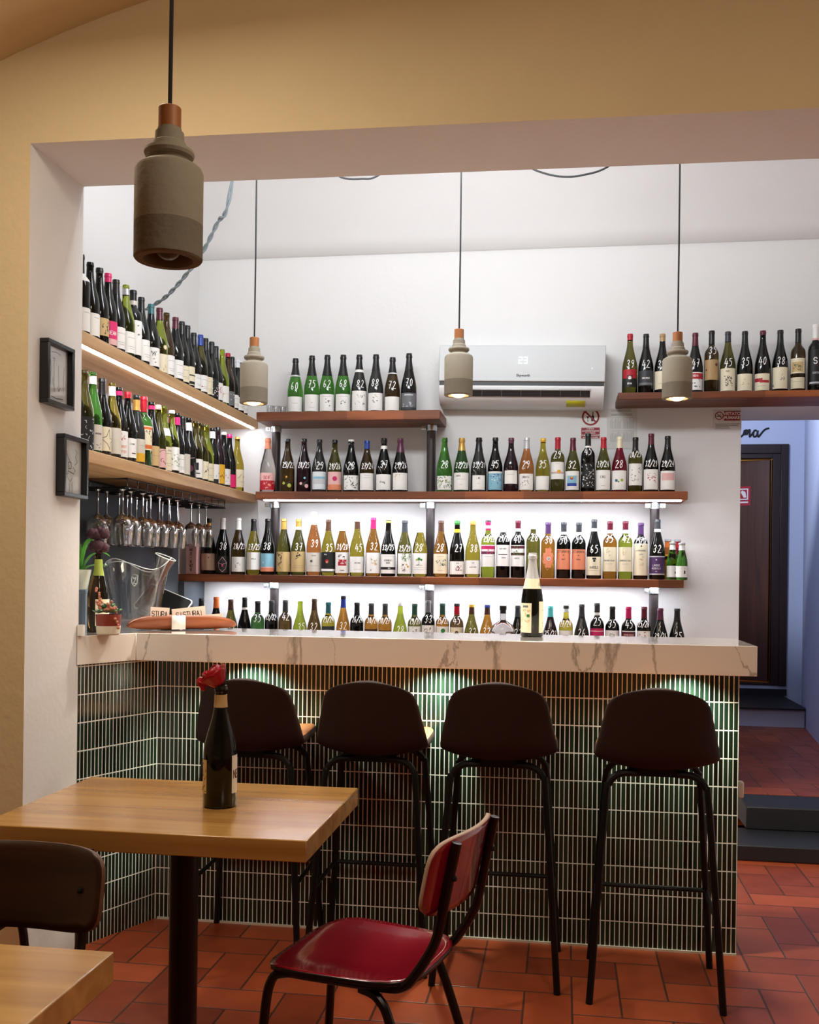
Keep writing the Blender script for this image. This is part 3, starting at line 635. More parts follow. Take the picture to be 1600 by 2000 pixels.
ROW1 = [
 (405.7, 1022, 'bu', 'black', 'black@.93+gold@.87-.92', lab('pinkbrown', 'c:0:.75:4:brown;' + TX((.5, .5)), 'wide dull pink label', z0=.07, z1=.37, hw=1.3), ''),
 (433.3, 1020.7, 'bu', 'black', 'white@.80', lab('black', 's:palepink:-.55,.6 0,.95 .55,.6 .4,.25 0,.05 -.4,.25 -.55,.6 0,.5 .55,.6;c:0:.42:5:pink', 'black label with pink emblem', z0=.03, z1=.32), '38'),
 (463.6, 1019.6, 'bu', 'brown', 'white@.79', lab('white', 'g:32:grey:4:-.4:.3:.2:.6', z0=.05, z1=.31), '28/23'),
 (493.3, 1021, 'bu', 'yellow', 'black@.78', lab('white', 't:AMPELIO:0:.62:6:black;r:-1:0:-.3:1:offwhite', z0=.09, z1=.40), '27/25'),
 (521, 1020, 'bu', 'black', 'black', lab('sky', 'r:-1:0:1:.22:salmon;r:-1:.2:1:.26:palepink;c:-.5:.5:4:white', 'sky blue label with peach foot', z0=.06, z1=.38), '38'),
 (552.3, 1019, 'bu', 'olive', 'gold@.81', lab('tan', 'g:33:black:16:-.8:.3:-.1:.95;s:black:-.6,.9 -.2,.8 -.3,.5 -.6,.35 -.3,.15;c:.8:.35:3:black', 'tan label with black figure', z0=.06, z1=.41, hw=1.3), ''),
 (581, 1019, 'bu', 'olive', 'gold@.86+white@.81-.86', lab('tan', 'g:34:black:14:-.3:.55:.3:.95;' + TX((.3, .6), (.2, .6)), 'tan label with black crest', z0=.06, z1=.42, hw=1.3), '37'),
 (611, 1005, 'bu', 'orange', 'ice@.80', lab('offwhite', 'c:-.25:.55:7:black;c:-.25:.55:4:grey;t:STALIERI:0:.84:5:plum;' + TX((.3, .5)), 'off-white label with black seal', z0=.06, z1=.36, hw=1.3), '39'),
 (639.4, 1019, 'bu', 'yellow', 'brown@.80', lab('black', 'c:-.15:.55:10:red;c:-.15:.5:6:salmon;r:-1:.05:1:.17:white;t:NOLA:-.3:.88:6:white', 'black label with red arch', z0=.06, z1=.42, hw=1.3), '35'),
 (666.6, 1016.5, 'bu', 'amber', 'ice@.79', lab('white', 'r:-.5:.35:.5:.65:red;g:35:white:9:-.5:.36:.5:.63;g:36:black:10:-.5:.68:.3:.9;t:FURARE:0:.12:6:black', 'white label with red house', z0=.05, z1=.41, hw=1.25), '31/28'),
 (695.7, 1017, 'bu', 'yellow', 'brown@.83+cream@.965-1', lab('white', 't:BONT MARNE:0:.6:5:black;' + TX((.2, .4)), z0=.06, z1=.34, hw=1.3), '45'),
 (727, 1013, 'bu', 'amber', 'magenta@.81', lab('white', 'g:37:tan:16:-.3:.4:.4:.75;c:.1:.6:4:tan;c:.15:.5:4:gold;c:-.3:.15:3:black', 'white label with pale grapes', z0=.05, z1=.40, hw=1.2), '32'),
 (756.5, 1017, 'bu', 'black', 'black@.95+lime@.95-.985', lab('white', 't:VERMENTI:0:.68:9:black;t:NORD:0:.55:8:black;r:-1:.2:1:.34:black;t:2023:.1:.27:6:white;' + TX((.9, .7)), 'white label with black date band', z0=.05, z1=.39, hw=1.3), '33/35'),
 (788.4, 1017, 'bu', 'olive', 'darkgrey@.79', lab('white', 'g:38:green:30:-.5:.6:.7:1;g:39:brown:10:-.4:.1:.0:.55;c:.3:.35:6:gold;c:.15:.45:5:tan', 'white label with leafy root', z0=.05, z1=.41, hw=1.2), '25/20'),
 (818.6, 1015, 'bu', 'yellow', 'ice@.78', lab('white', 'c:0:.72:8:green;c:-.25:.68:6:lime;c:.25:.68:6:green;s:darkgreen:0,.65 0,.45 -.35,.42 .35,.42;' + TX((.3, .6), (.2, .6)), 'white label with green tree', z0=.05, z1=.41, hw=1.25), '28'),
 (859.4, 1015.7, 'bu', 'amber', 'brown@.81', lab('cream', 'g:40:darkgreen:18:-.6:.4:.7:.7;' + TX((.85, .4), (.15, .3)), 'cream label with green sprig', z0=.06, z1=.41, hw=1.25), '28'),
 (891, 1015, 'bu', 'black', 'green@.93+yellow@.79-.85', lab('white', 'g:41:maroon:12:-.5:.3:.5:.65;t:RUCHO:0:.85:4:grey', 'short white label with wine-red script', z0=.05, z1=.28, hw=1.3), '27'),
 (921.6, 1015, 'bu', 'yellow', 'amber' if False else 'gold@.93', lab('white', "t:ALDO D'ORO:0:.5:6:black;g:42:black:3:-.1:.8:.1:.95", 'short white label', z0=.06, z1=.30, hw=1.3), '38'),
 (951.4, 1013, 'bo', 'lime', 'magenta@.83+white@.86-.91+black@.97-1', lab('white', 'r:-1:.8:1:.96:magenta;r:-1:.58:1:.7:plum;g:43:pink:14:-.9:.6:.9:1;' + TX((.45, .5)), 'white label with pink bands', z0=.19, z1=.57, hw=1.35), '25/22'),
 (980.7, 1012, 'bo', 'black', 'cream@.82+silver@.79-.82', lab('white', 't:GAETANO:-.1:.82:8:black;r:-.6:.53:.4:.57:black;t:DOMAINE:0:.4:5:grey', 'white label with black lines', z0=.20, z1=.57, hw=1.35), '29/28'),
 (1009.8, 1012, 'bo', 'black', 'maroon@.86+white@.81-.86', lab('white', 'r:-1:.84:1:.97:maroon;r:-1:.52:1:.64:brown;g:44:green:14:-.4:.55:.4:.97;t:BIERTE:0:.38:7:black', 'label with red and green band', z0=.20, z1=.57, hw=1.35), '40'),
 (1039.5, 1009.5, 'bo', 'olive', 'ice@.84', None, '28'),
 (1068.6, 1014, 'bo', 'amber', 'purple@.80', lab('-', 's:salmon:-.9,.5 .2,.95 .9,.5 -.1,.05 -.9,.5;r:-.62:.3:.62:.72:salmon;r:-.35:.15:.35:.9:salmon;c:.05:.5:10:white;c:.05:.5:6:darkgrey;c:.05:.5:3:white', 'salmon diamond label', z0=.12, z1=.58, hw=1.2), '30'),
 (1099, 1013, 'bo', 'black', 'darkgrey@.84+white@.78-.83', lab('salmon', 't:OTTAMARIA:0:.88:12:brown;c:0:.7:3:brown;t:ROSSO:0:.5:5:brown', 'salmon label', z0=.16, z1=.52, hw=1.35), '50'),
 (1128.6, 1013, 'bo', 'black', 'darkgrey@.84+white@.78-.83', lab('salmon', 't:OTTAMARIA:0:.88:12:brown;c:0:.7:3:brown;t:RISERVA:0:.5:5:brown', 'salmon label', z0=.16, z1=.52, hw=1.35), '55'),
 (1158.3, 1006, 'bu', 'black', 'darkgrey@.86+white@.80-.85', lab('cream', 't:BAROLO:0:.42:11:black;c:0:.78:6:black;r:-.2:.85:.2:.95:black;' + TX((.25, .6)), 'cream label', z0=.06, z1=.37, hw=1.3), '65'),
 (1189.4, 1009, 'bo', 'amber', 'maroon@.85+white@.79-.85', lab('cream', "t:ROSSINO D'ALBA:0:.45:7:black;c:-.1:.8:7:offwhite;g:45:tan:9:-.3:.65:.1:.95;" + TX((.3, .4)), 'tall cream label', z0=.13, z1=.55, hw=1.35), '35'),
 (1219.4, 1008, 'bo', 'lime', 'maroon@.85+white@.79-.85', lab('cream', "t:BARBERA D'ALBA:0:.45:7:black;g:46:tan:9:-.3:.65:.1:.95;" + TX((.3, .4)), 'tall cream label', z0=.13, z1=.55, hw=1.35), '42'),
 (1249.6, 1010.6, 'bo', 'black', 'purple@.79', lab('cream', 't:LA ROSAGNOLI:0:.78:8:black;c:0:.92:4:black;t:LUPPO:0:.66:6:grey;g:47:tan:10:-.2:.2:.3:.6', 'long cream label', z0=.07, z1=.63, hw=1.35), '25/12'),
 (1282, 1003, 'bu', 'black', 'darkgrey@.83+white@.79-.84', lab('purple', 't:LANGHE:0:.5:10:silver;t:NEBBIOLO:0:.34:9:silver;r:-1:.94:1:1:silver;r:-1:0:1:.06:silver;c:0:.8:4:silver;t:2023:0:.18:4:silver', 'purple label', z0=.08, z1=.39, hw=1.3), '32')]
ROW0 = [
 (395, 1178.7, 'bu', 'black', 'black', None, ''), (423.8, 1175, 'bu', 'black', 'orange@.80', None, ''), (452.4, 1179, 'bu', 'olive', 'brown@.80', None, '39'),
 (479.4, 1174.4, 'bu', 'black', 'black@.82+white@.78-.82', None, ''), (505, 1181, 'bo', 'darkgreen', 'black', W_, '35'), (532, 1179, 'bo', 'black', 'darkgrey', W_, '33/32'),
 (559, 1178, 'bo', 'brown', 'darkgrey', W_, '42'), (587.8, 1179, 'bu', 'lime', '', None, '35'), (615.6, 1173.8, 'bu', 'brown', 'brown', None, '32'),
 (643, 1180, 'bo', 'yellow', 'teal', lab('darkgrey', 'r:-.4:.3:.4:.8:silver', z0=.2, z1=.55), '25/24'), (672, 1167, 'bu', 'amber', 'blue@.80+black@.95-1', None, '32'),
 (699, 1179, 'bo', 'black', 'black', W_, '26/24'), (727, 1180, 'bo', 'amber', 'darkgrey', lab('brown', z0=.1, z1=.52), '30/24'), (754, 1180, 'bo', 'amber', 'darkgrey', lab('brown', z0=.1, z1=.5), '30/27'),
 (783.5, 1176.6, 'bu', 'lime', 'white@.93', None, '28'), (811.5, 1179, 'bo', 'olive', 'darkgreen', lab('white', 'g:51:black:6:-.3:.5:.3:.95', z0=.2, z1=.58), '29/26'),
 (838, 1172, 'bo', 'black', 'grey', lab('white', 'g:52:brown:9:-.7:.6:.7:.9', z0=.2, z1=.57), '33'), (866, 1177, 'bo', 'amber', 'darkgreen', lab('white', 'c:0:.8:12:green', 'green badge label', z0=.2, z1=.58), '25/22'),
 (894, 1176.6, 'bo', 'brown', 'red@.80+black@.95-1', lab('cream', 'c:0:.75:9:brown', z0=.2, z1=.57), '45'), (923, 1177.6, 'bu', 'olive', 'brown@.82+yellow@.95-1', None, '32'), (953.5, 1177.6, 'bu', 'amber', 'brown@.82+blue@.95-1', None, '32'),
 (984.3, 1177.6, 'decanter', 'clear', 'black', None, ''), (1013, 1177.6, 'bu', 'black', 'darkgrey', None, '22'), (1077, 1177, 'bu', 'purple', 'turquoise@.80', None, '25/22'),
 (1107.4, 1175, 'bo', 'yellow', 'ice@.88+black@.94-1', lab('white', z0=.2, z1=.55), '27/24'), (1138, 1172, 'bu', 'ash', 'darkgrey', None, '26'), (1168, 1169, 'bo', 'black', 'darkgrey@.85+white@.79-.84', lab('magenta', 'r:-1:.85:1:.9:palepink', z0=.2, z1=.57), '25'),
 (1198, 1174.7, 'bo', 'black', 'black', lab('white', 's:black:-.3,.7 -.2,.85 .3,.8 .2,.6', z0=.2, z1=.57), '35'), (1229.4, 1174.7, 'bo', 'black', 'magenta', lab('maroon', 't:PRIMO ROSSO:0:.8:8:palepink;r:-1:.95:1:1:white', z0=.2, z1=.57), '45'),
 (1260, 1174, 'bo', 'black', 'maroon', lab('white', 'g:53:red:8:-.5:.55:.5:.95', 'white label with red sketch', z0=.2, z1=.57), '25/26'), (1291.6, 1176, 'bu', 'black', 'plum', None, '29/26'), (1324.4, 1176, 'bu', 'black', 'black', None, '35')]
KINDW = dict(bu='sloping', bo='straight-shouldered', ch='sparkling', fl='tall', sm='small')
def describe(sp, i, where):
    typ, gl, cap, lb, price = sp[2:7]
    l0 = (lb[0] if isinstance(lb, list) else lb)
    head = GWORD[gl] + ' bottle'; mark = ' marked ' + price if price else ''; tail = f', {ORD[i]} from left, {where}'; w = ''
    if l0: w = ', ' + l0[4]
    elif cap and cap.split('@')[0].split('+')[0] not in ('black', 'darkgrey', '-'): w = ', ' + cap.split('@')[0].split('+')[0] + ' cap'
    full = head + mark + w + tail
    return full if len(full.replace('-', ' ').replace('/', ' ').split()) <= 16 else head + w + tail
def decanter(loc, h, label, group):
    root = empty('decanter', loc, label, 'bottle', group)
    s = h/.30
    pr = [(0, .01), (.045, .004), (.055, 0), (.06, .02), (.062, .09), (.068, .13), (.066, .165), (.05, .195), (.028, .21), (.0165, .22), (.015, .25), (.017, .255), (0, .255)]
    part('glass_body', MB().lathe([(r, z*s) for r, z in pr], 24), glass('clear'), root, False)
    sd = MB()
    for k in range(9):
        a = k*2*PI/9
        for z in (.06, .1, .14): sd.ball((.064*math.cos(a), .064*math.sin(a), z*s), .009, 8)
    part('moulded_studs', sd, glass('clear'), root, False)
    part('stopper', MB().lathe([(0, .2555*s), (.017, .2555*s), (.016, .272*s), (.019, .274*s), (.019, .297*s), (0, .298*s)], 18), foil('black'), root, False)
def back_row(specs, y, zs, group, where):
    n = len(specs); xs_ = [at_y(sp[0], sp[1], y).x for sp in specs]
    for i, sp in enumerate(specs):
        gap = min([abs(xs_[i]-xs_[k]) for k in (i-1, i+1) if 0 <= k < n])
        px, py, typ, gl, cap, lb, price = sp
        q = at_y(px, py, y); h = q.z - zs
        rnd = random.Random(px)
        rz = math.atan2(-q.x, y) + rnd.uniform(-.12, .12)
        if typ == 'decanter':
            q = at_y(px, py, 5.42); decanter((q.x, 5.42, zs), q.z - zs, 'ornate clear glass decanter with black stopper on the lowest back shelf', group); continue
        make_bottle('wine_bottle', (q.x, y, zs), typ, h, gl, cap, lb, price, describe(sp, i, where), 'bottle', group, rz, rad=min(RAD[typ], gap*.492))
back_row(ROW3, 5.55, 2.235, 'sparkling wine bottles on the upper back shelf', 'top back shelf')
back_row(ROW2, 5.53, 1.80, 'wine bottles on the second back shelf', 'second back shelf')
back_row(ROW1, 5.53, 1.344, 'wine bottles on the eye-level back shelf', 'third back shelf')
back_row(ROW0, 5.53, .905, 'wine bottles on the lowest back shelf', 'lowest back shelf')
back_row(ROWR, 5.56, 2.313, 'wine bottles on the shelf over the opening', 'shelf over opening')
LT = [(146, 515, 'bo', 'black', 'black+white@.66-.76', WL), (160, 527, 'bu', 'black', '', WL), (180, 539, 'bu', 'black', 'black@.93', lab('tan', 'g:61:black:12:-.6:.1:.6:.9', 'tan label with black drawing', z0=.10, z1=.33, hw=.8)),
 (197, 549, 'bu', 'black', 'pink@.88', lab('pink', 't:JEAN:-.2:.5:14:white;r:-1:0:1:.25:palepink', 'hot pink label', z0=.04, z1=.35)), (214.6, 561, 'bu', 'black', 'black@.80', lab('white', 'c:-.7:.45:6:grey;c:-.7:.45:5:white;' + LINES, z1=.34)),
 (231.5, 571, 'bu', 'lime', 'olive' if False else '-+silver@.86-.95', W_), (247.5, 581, 'bo', 'black', 'black@.84+offwhite@.79-.85', lab('white', 'g:62:grey:6:-.8:.2:.6:.9', 'tall white label', z0=.08, z1=.56)),
 (261.5, 594, 'bu', 'black', 'black@.80', lab('white', LINES, z1=.36)), (282.5, 607, 'bu', 'black', 'teal@.85', lab('white', 'g:63:darkgrey:9:-.6:.2:-.1:.8', 'white label with grey crest', z1=.33)),
 (301, 614, 'bu', 'lime', 'maroon@.82', [lab('cream', 'g:64:tan:5:-.3:.1:.4:.4', 'cream label and gold seal', z0=.03, z1=.30), lab('-', 'c:-.1:.5:11:tan;c:-.1:.5:8:cream', z0=.33, z1=.48)]), (314.4, 623, 'bu', 'brown', '', W_),
 (330, 631.5, 'bu', 'black', 'maroon@.82', lab('white', LINES, z1=.33)), (343.3, 639.5, 'bu', 'black', 'black@.8', lab('cream', LINES, z1=.30)), (354.7, 647, 'bu', 'black', 'black', lab('cream', 'r:-1:.05:1:.2:black;r:-1:.5:1:.56:black', 'cream label with black bands', z1=.34)),
 (368, 661, 'bu', 'black', 'black', WS), (381.6, 665, 'bu', 'olive', 'blue@.82', lab('white', 'c:-.5:.3:3:red;' + LINES, z1=.32)), (391, 671, 'bu', 'black', 'black', lab('cream', LINES)),
 (400.5, 677, 'bu', 'black', 'black', lab('black', 'g:65:white:22:-.9:.05:.9:.95', 'black label with white strokes', z1=.36)), (412.5, 686, 'bu', 'black', 'black', lab('white', 'g:66:magenta:7:-.5:.4:.2:.8', 'white label with magenta mark', z1=.35)),
 (423, 692, 'bu', 'lime', '', lab('white', 'g:67:tan:5:-.7:.3:.3:.6', z1=.34)), (434, 699, 'bu', 'brown', 'red@.93', lab('grey', 'g:68:white:5:-.6:.4:.4:.8', z1=.30)), (443.5, 706, 'bu', 'black', 'black@.8', WS), (453, 711, 'bu', 'black', 'ice@.85', WS),
 (463, 717, 'bu', 'black', 'black', WS)]
LB = [(156, 740, 'bu', 'olive', '', lab('black', 'g:71:silver:30:-1:0:1:1', 'mottled black and grey label', z0=.02, z1=.42, hw=1.3)), (170, 741.5, 'bu', 'green', '-+white@.85-.95', lab('offwhite', 't:MASSONE:-.1:.65:6:black;g:72:grey:3:-.4:.1:.2:.3', 'pale grey label', z0=.04, z1=.35)),
 (188, 754, 'bu', 'black', 'black', lab('cream', 's:black:-.7,.5 -.2,.6 .1,.9 .2,.55 .8,.5 .3,.35 .2,.1 -.1,.3 -.7,.5;c:.2:.08:3:gold', 'cream label with black star', z0=.06, z1=.37)), (209, 763, 'bu', 'yellow', '-+white@.83-.955', lab('offwhite', 'r:-.9:.1:-.8:.9:grey', 'plain pale label', z0=.06, z1=.40)),
 (225, 771, 'bu', 'black', '-+pink@.89-.95', lab('white', 'g:73:red:12:-.9:.65:.2:.95;t:BRUT:-.1:.4:10:salmon;t:PIER:-.1:.2:10:salmon', 'white label with red script', z0=.05, z1=.40)), (240, 779, 'bu', 'black', 'red@.91', lab('white', 't:E MARK:-.1:.7:6:black;r:-.2:.2:.3:.25:black', z0=.07, z1=.34)),
 (260, 785, 'bu', 'ash', '-+gold@.78-.93', lab('offwhite', 'r:-1:0:1:.38:yellow;' + TX((.7, .4)), 'white label with yellow foot', z0=.05, z1=.37)), (274.6, 788, 'bo', 'green', 'red@.78', lab('cream', 'r:-1:.85:1:.95:orange;r:-1:.05:1:.22:orange;g:74:brown:8:-.5:.3:.5:.8', 'tall tan label with orange rim', z0=.24, z1=.58)),
 (287.5, 798, 'bu', 'black', '-+pink@.89-.95', lab('tan', TX((.5, .4)), z0=.05, z1=.34)), (300.5, 803, 'bu', 'olive', 'palepink@.93', lab('palepink', 's:black:-.8,.75 -.4,.9 0,.95 .4,.9 .8,.75;g:75:maroon:5:-.5:.1:.5:.5', 'dusty pink label', z0=.05, z1=.33)),
 (314.4, 805, 'bu', 'lime', '', [lab('cream', 't:RESON:0:.85:6:grey;' + LINES, 'cream label and paper tag', z0=.03, z1=.38), lab('white', '', z0=.55, z1=.66, hw=.9)]), (326, 813, 'bu', 'lime', 'ice@.95', lab('white', 'g:76:green:24:-.8:.15:.7:.7', 'white label with green leaves', z0=.06, z1=.42)),
 (338, 818, 'bu', 'black', '-+pink@.81-.93', W_), (350, 824, 'bu', 'black', 'black', lab('offwhite', '', z0=.05, z1=.38)), (362.6, 827, 'bu', 'black', '-+white@.79-.92', lab('-', 'c:-.5:.4:15:plum;s:palepink:-1,.7 -.6,.95 0,.99', 'plum disc print', z0=.05, z1=.35)),
 (375.5, 833, 'bu', 'olive', '', lab('white', 'r:-.6:.4:-.3:.8:black;r:-.8:.2:-.1:.26:black', 'white label with black blocks', z0=.05, z1=.36)), (386, 837, 'bu', 'olive', '', lab('cream', 'g:77:black:9:-.8:.3:.8:.9;c:-.1:.45:5:brown', 'cream label with brown face', z0=.05, z1=.35)),
 (396.5, 840, 'bu', 'lime', '', lab('cream', LINES)), (407.5, 846, 'bu', 'black', '-+white@.82-.94', lab('white', 'r:-1:0:.2:.2:black;g:78:black:9:-.9:.3:.8:.8', 'jagged black and white label', z0=.04, z1=.36)), (419, 844, 'bu', 'purple', 'black@.93', lab('yellow', 'g:79:brown:12:-.8:.2:.3:.6', 'bright yellow label', z0=.05, z1=.37)),
 (431, 853, 'bu', 'black', '-+ice@.95-1', lab('white', 'g:80:pink:6:-.8:.2:.5:.8', z0=.06, z1=.34)), (442, 857, 'bu', 'black', 'pink@.93', lab('pink', '', 'solid pink label', z0=.04, z1=.27)), (457, 862, 'bu', 'yellow', 'ash' if False else 'gold@.96', lab('cream', 'c:.3:.6:6:orange;s:brown:-.7,.5 -.4,.6 -.2,.75;' + TX((.3, .5)), 'cream label with orange dots', z0=.08, z1=.40))]
def left_row(specs, xs, zs, group, where):
    ys = [at_x(sp[0], sp[1], xs).y for sp in specs]; lo = ys[0]
    for _ in range(400):                                            # neighbours stand side by side without touching
        for k in range(len(ys)-1):
            d = .0765 - (ys[k+1]-ys[k])
            if d > 0: ys[k] -= d*.5; ys[k+1] += d*.5
        ys[-1] = min(ys[-1], 5.67)
    for i, sp in enumerate(specs):
        px, py = sp[:2]; q = at_x(px, py, xs); h = q.z - zs; gap = min(abs(ys[i]-ys[k]) for k in (i-1, i+1) if 0 <= k < len(ys))
        rnd = random.Random(px*3)
        make_bottle('wine_bottle', (xs + rnd.uniform(-.004, .004), ys[i], zs), sp[2], h, sp[3], sp[4], sp[5], '', describe(tuple(sp) + ('',), i, where), 'bottle', group, math.radians(72) + rnd.uniform(-.1, .1), rad=min(RAD[sp[2]], .0385, gap*.492))
left_row(LT, -1.802, 2.235, 'wine bottles on the upper left shelf', 'upper oak shelf')
left_row(LB, -1.81, 1.805, 'wine bottles on the lower left shelf', 'lower oak shelf')
# mixers and carton at the ends of the eye-level shelf
for px, py, y, gl, cap, band, lb, words in ((1303, 1041, 5.605, 'orange', 'silver', 'orange', lab('yellow', 'g:91:black:8:-.8:.2:.8:.9', z0=.08, z1=.62), 'small orange juice bottle behind the green ones, right end of eye-level shelf'),
    (1322, 1041.5, 5.648, 'red', 'silver', 'red', lab('white', '', z0=.08, z1=.6), 'small red juice bottle behind the green ones, right end of eye-level shelf'),
    (1312.5, 1046.5, 5.525, 'green', 'silver', 'white', lab('white', 'r:.3:.3:.55:.5:maroon;t:T:.45:.75:9:black', z0=.07, z1=.37, hw=1.3), 'small green mixer bottle, left of the two front ones on eye-level shelf'),
    (1330.5, 1047.5, 5.47, 'green', 'silver', 'white', lab('white', 'r:.3:.3:.5:.6:black;t:T:.45:.75:9:black', z0=.07, z1=.37, hw=1.3), 'small green mixer bottle, rightmost of the two front ones on eye-level shelf')):
    q = at_y(px, py, y); make_bottle('mixer_bottle', (q.x, y, 1.344), 'sm', q.z-1.344, gl, cap + '@.95+' + band + '@.80-.935', lb, '', words, 'bottle', 'small mixer bottles', math.atan2(-q.x, y))
t = empty('carton', (at_y(378, 1100, 5.5).x, 5.5, 1.344), 'pale pink carton printed with black letters, left end of eye-level shelf', 'box')
m = MB().box(-.03, .03, -.04, .04, 0, .17)
part('box_body', m, pal('palepink'), t, False, bev=.002)
m = MB()
for k, w in enumerate(('CIA', 'NO', 'O', '-', 'B', 'AZ', 'IE')):
    st, _ = strokes(w, .014)
    for p in st: ribbon(m, [(x, z+.15-k*.022) for x, z in p], .0012, lambda x, z: (x, -.0408, z), 0)
part('lettering', m, pal('black'), t, False)
for k, px in enumerate((521, 532, 543)):
    q = at_y(px, 803, 5.5); t = empty('shot_glass', (q.x, 5.48+.02*k, 2.235), ('leftmost', 'middle', 'right-hand')[k] + ' of three small clear shot glasses left of the sparkling bottles', 'glass', 'shot glasses on the upper back shelf')
    part('glass_body', MB().lathe([(0, .006), (.014, .006), (.017, .045), (.0185, .045), (.0165, 0), (0, 0)], 16), thin_glass('thin_shot_glass', .9) if k == 0 else bpy.data.materials['thin_shot_glass'], t, False)

# ================================================================ AIR CONDITIONER
def font_mesh(txt, size, bold=0.0):
    cu = bpy.data.curves.new('lettering', 'FONT'); cu.body = txt; cu.size = size; cu.align_x = 'CENTER'; cu.align_y = 'CENTER'; cu.offset = bold; cu.extrude = .0002
    o = bpy.data.objects.new('lettering', cu); C.objects.link(o); bpy.context.view_layer.update()
    me = bpy.data.meshes.new_from_object(o.evaluated_get(bpy.context.evaluated_depsgraph_get()))
    vs = [tuple(v.co) for v in me.vertices]; fs = [tuple(p.vertices) for p in me.polygons]
    bpy.data.objects.remove(o); bpy.data.curves.remove(cu); bpy.data.meshes.remove(me)
    return vs, fs
def flat_text(mb, txt, x, y, z, size, mi=0, bold=0.0, sx=1.0):
    vs, fs = font_mesh(txt, size, bold); mb.add([(x + a*sx, y - c, z + b) for a, b, c in vs], fs, mi)
ac = empty('air_conditioner', (-.236, YB-.002, 2.44), 'white wall-mounted split air conditioner showing 23 above the bottle shelves', 'air conditioner')
ac.rotation_euler = (0, math.radians(1.25), 0)
W2 = .444; ap = mat('ac_white_plastic', 'e6e7e6', .3); af = mat('ac_front_gloss', 'c9cccc', .4); ad = mat('ac_dark_slot', '15171a', .4)
m = MB().extrude_x([(0, .158), (-.17, .158), (-.185, .15), (-.185, -.035), (-.19, -.06), (-.192, -.075), (-.18, -.108), (-.15, -.14), (-.10, -.162), (-.03, -.166), (0, -.166), (0, .158)], -W2, W2)
part('body_shell', m, ap, ac, False, bev=.004)
m = MB().extrude_x([(-.186, .155), (-.196, .152), (-.200, -.040), (-.186, -.044)], -W2, W2); part('front_panel', m, af, ac, False, bev=.003); fp_ = bpy.data.objects['front_panel']
part('panel_gap', MB().box(-W2+.004, W2-.004, -.1935, -.18, -.062, -.0445), ad, ac, False)
part('outlet_slot', MB().add([(-W2+.06, -.1925, -.083), (W2-.075, -.1925, -.083), (W2-.075, -.176, -.1195), (-W2+.06, -.176, -.1195)], [(0, 3, 2, 1)]), ad, ac, False)
m = MB()
for k in range(7): x = -W2+.13+k*.105; m.add([(x, -.1945, -.088), (x+.003, -.1945, -.088), (x+.003, -.179, -.117), (x, -.179, -.117)], [(0, 3, 2, 1)])
part('air_vane', m, mat('ac_grey_vane', '6a6c70', .4), bpy.data.objects['outlet_slot'], False)
part('louvre', MB().add([(-W2+.058, -.1965, -.078), (W2-.072, -.1965, -.078), (W2-.072, -.194, -.088), (-W2+.058, -.194, -.088)], [(0, 3, 2, 1)]), ap, ac, False, solid=(.002, 1, 0, 0))
m = MB()
def seg7(mb, s, x, z, h, t, y):
    segs = {'2': 'abged', '3': 'abgcd'}[s]; w = h*.5
    R = dict(a=(0, h, w, h), b=(w, h/2, w, h), c=(w, 0, w, h/2), d=(0, 0, w, 0), g=(0, h/2, w, h/2), e=(0, 0, 0, h/2))
    for k in segs:
        a, b, c, d = R[k]; mb.box(x+a-t, x+c+t, y-.0005, y, z+b-t, z+d+t)
seg7(m, '2', -.013, .055, .033, .0012, -.2003); seg7(m, '3', .014, .055, .033, .0012, -.2003)
part('display_digits', m, emit('ac_display', 'ffffff', 1.05), fp_, False)
m = MB(); flat_text(m, 'Skyworth', .012, -.2005, -.010, .019, bold=.0004); part('brand_lettering', m, pal('black'), fp_, False)
m = MB(); m.add([(.245, -.158, -.137), (.345, -.158, -.137), (.345, -.112, -.1615), (.245, -.112, -.1615)], [(0, 3, 2, 1)])
part('energy_sticker', m, mat('sticker_yellow', 'c8c01e', .4), ac, False, label='yellow sticker', solid=(.003, 0, 0, 0))
part('status_light', MB().ball((.375, -.200, .03), .0022, 8), emit('ac_display', 'ffffff', 1.05), fp_, False)

# ================================================================ NOTICES ON THE BACK WALL
def wall_rect(p0, p1, Y=YB):
    a = at_y(*p0, Y); b = at_y(*p1, Y); return a.x, b.x, min(a.z, b.z), max(a.z, b.z)
x0, x1, z0, z1 = wall_rect((1126, 789), (1167, 849))
t = empty('alcohol_notice', ((x0+x1)/2, YB, z0), 'white notice with red no-alcohol ring and red text block below the air conditioner', 'sign')
part('paper_sheet', MB().box(x0, x1, YB-.002, YB-.0005, z0, z1), mat('notice_paper', 'e6e2dc', .4), t)
xc, zc = (x0+x1)/2, z1-.050; m = MB(); n = 40
R1, R0 = .048, .038
m.add([(xc+r*math.cos(2*PI*j/n), YB-.0026, zc+r*math.sin(2*PI*j/n)) for r in (R0, R1) for j in range(n)], [(j, n+j, n+(j+1) % n, (j+1) % n) for j in range(n)])
mp = lambda x, z: (xc+x, YB-.0029, zc+z)
ribbon(m, [(-.029, .029), (.029, -.029)], .0045, mp, 0)
part('prohibition_ring', m, mat('sign_red', '8e1424', .4), t)
m = MB(); mq = lambda x, z: (xc+x, YB-.0024, zc+z)
m.add([mq(*p) for p in ((.003, -.024), (.020, -.024), (.020, .000), (.014, .010), (.014, .028), (.009, .028), (.009, .010), (.003, 0))], [tuple(range(8))])
m.add([mq(*p) for p in ((-.024, .003), (-.006, .003), (-.0135, -.008), (-.0135, -.022), (-.008, -.025), (-.022, -.025), (-.0165, -.022), (-.0165, -.008))], [tuple(range(7, -1, -1))])
part('bottle_and_glass_pictogram', m, pal('black'), t)
m = MB().box(x0+.006, x1-.006, YB-.003, YB-.0022, z0+.004, z0+.064, 0)
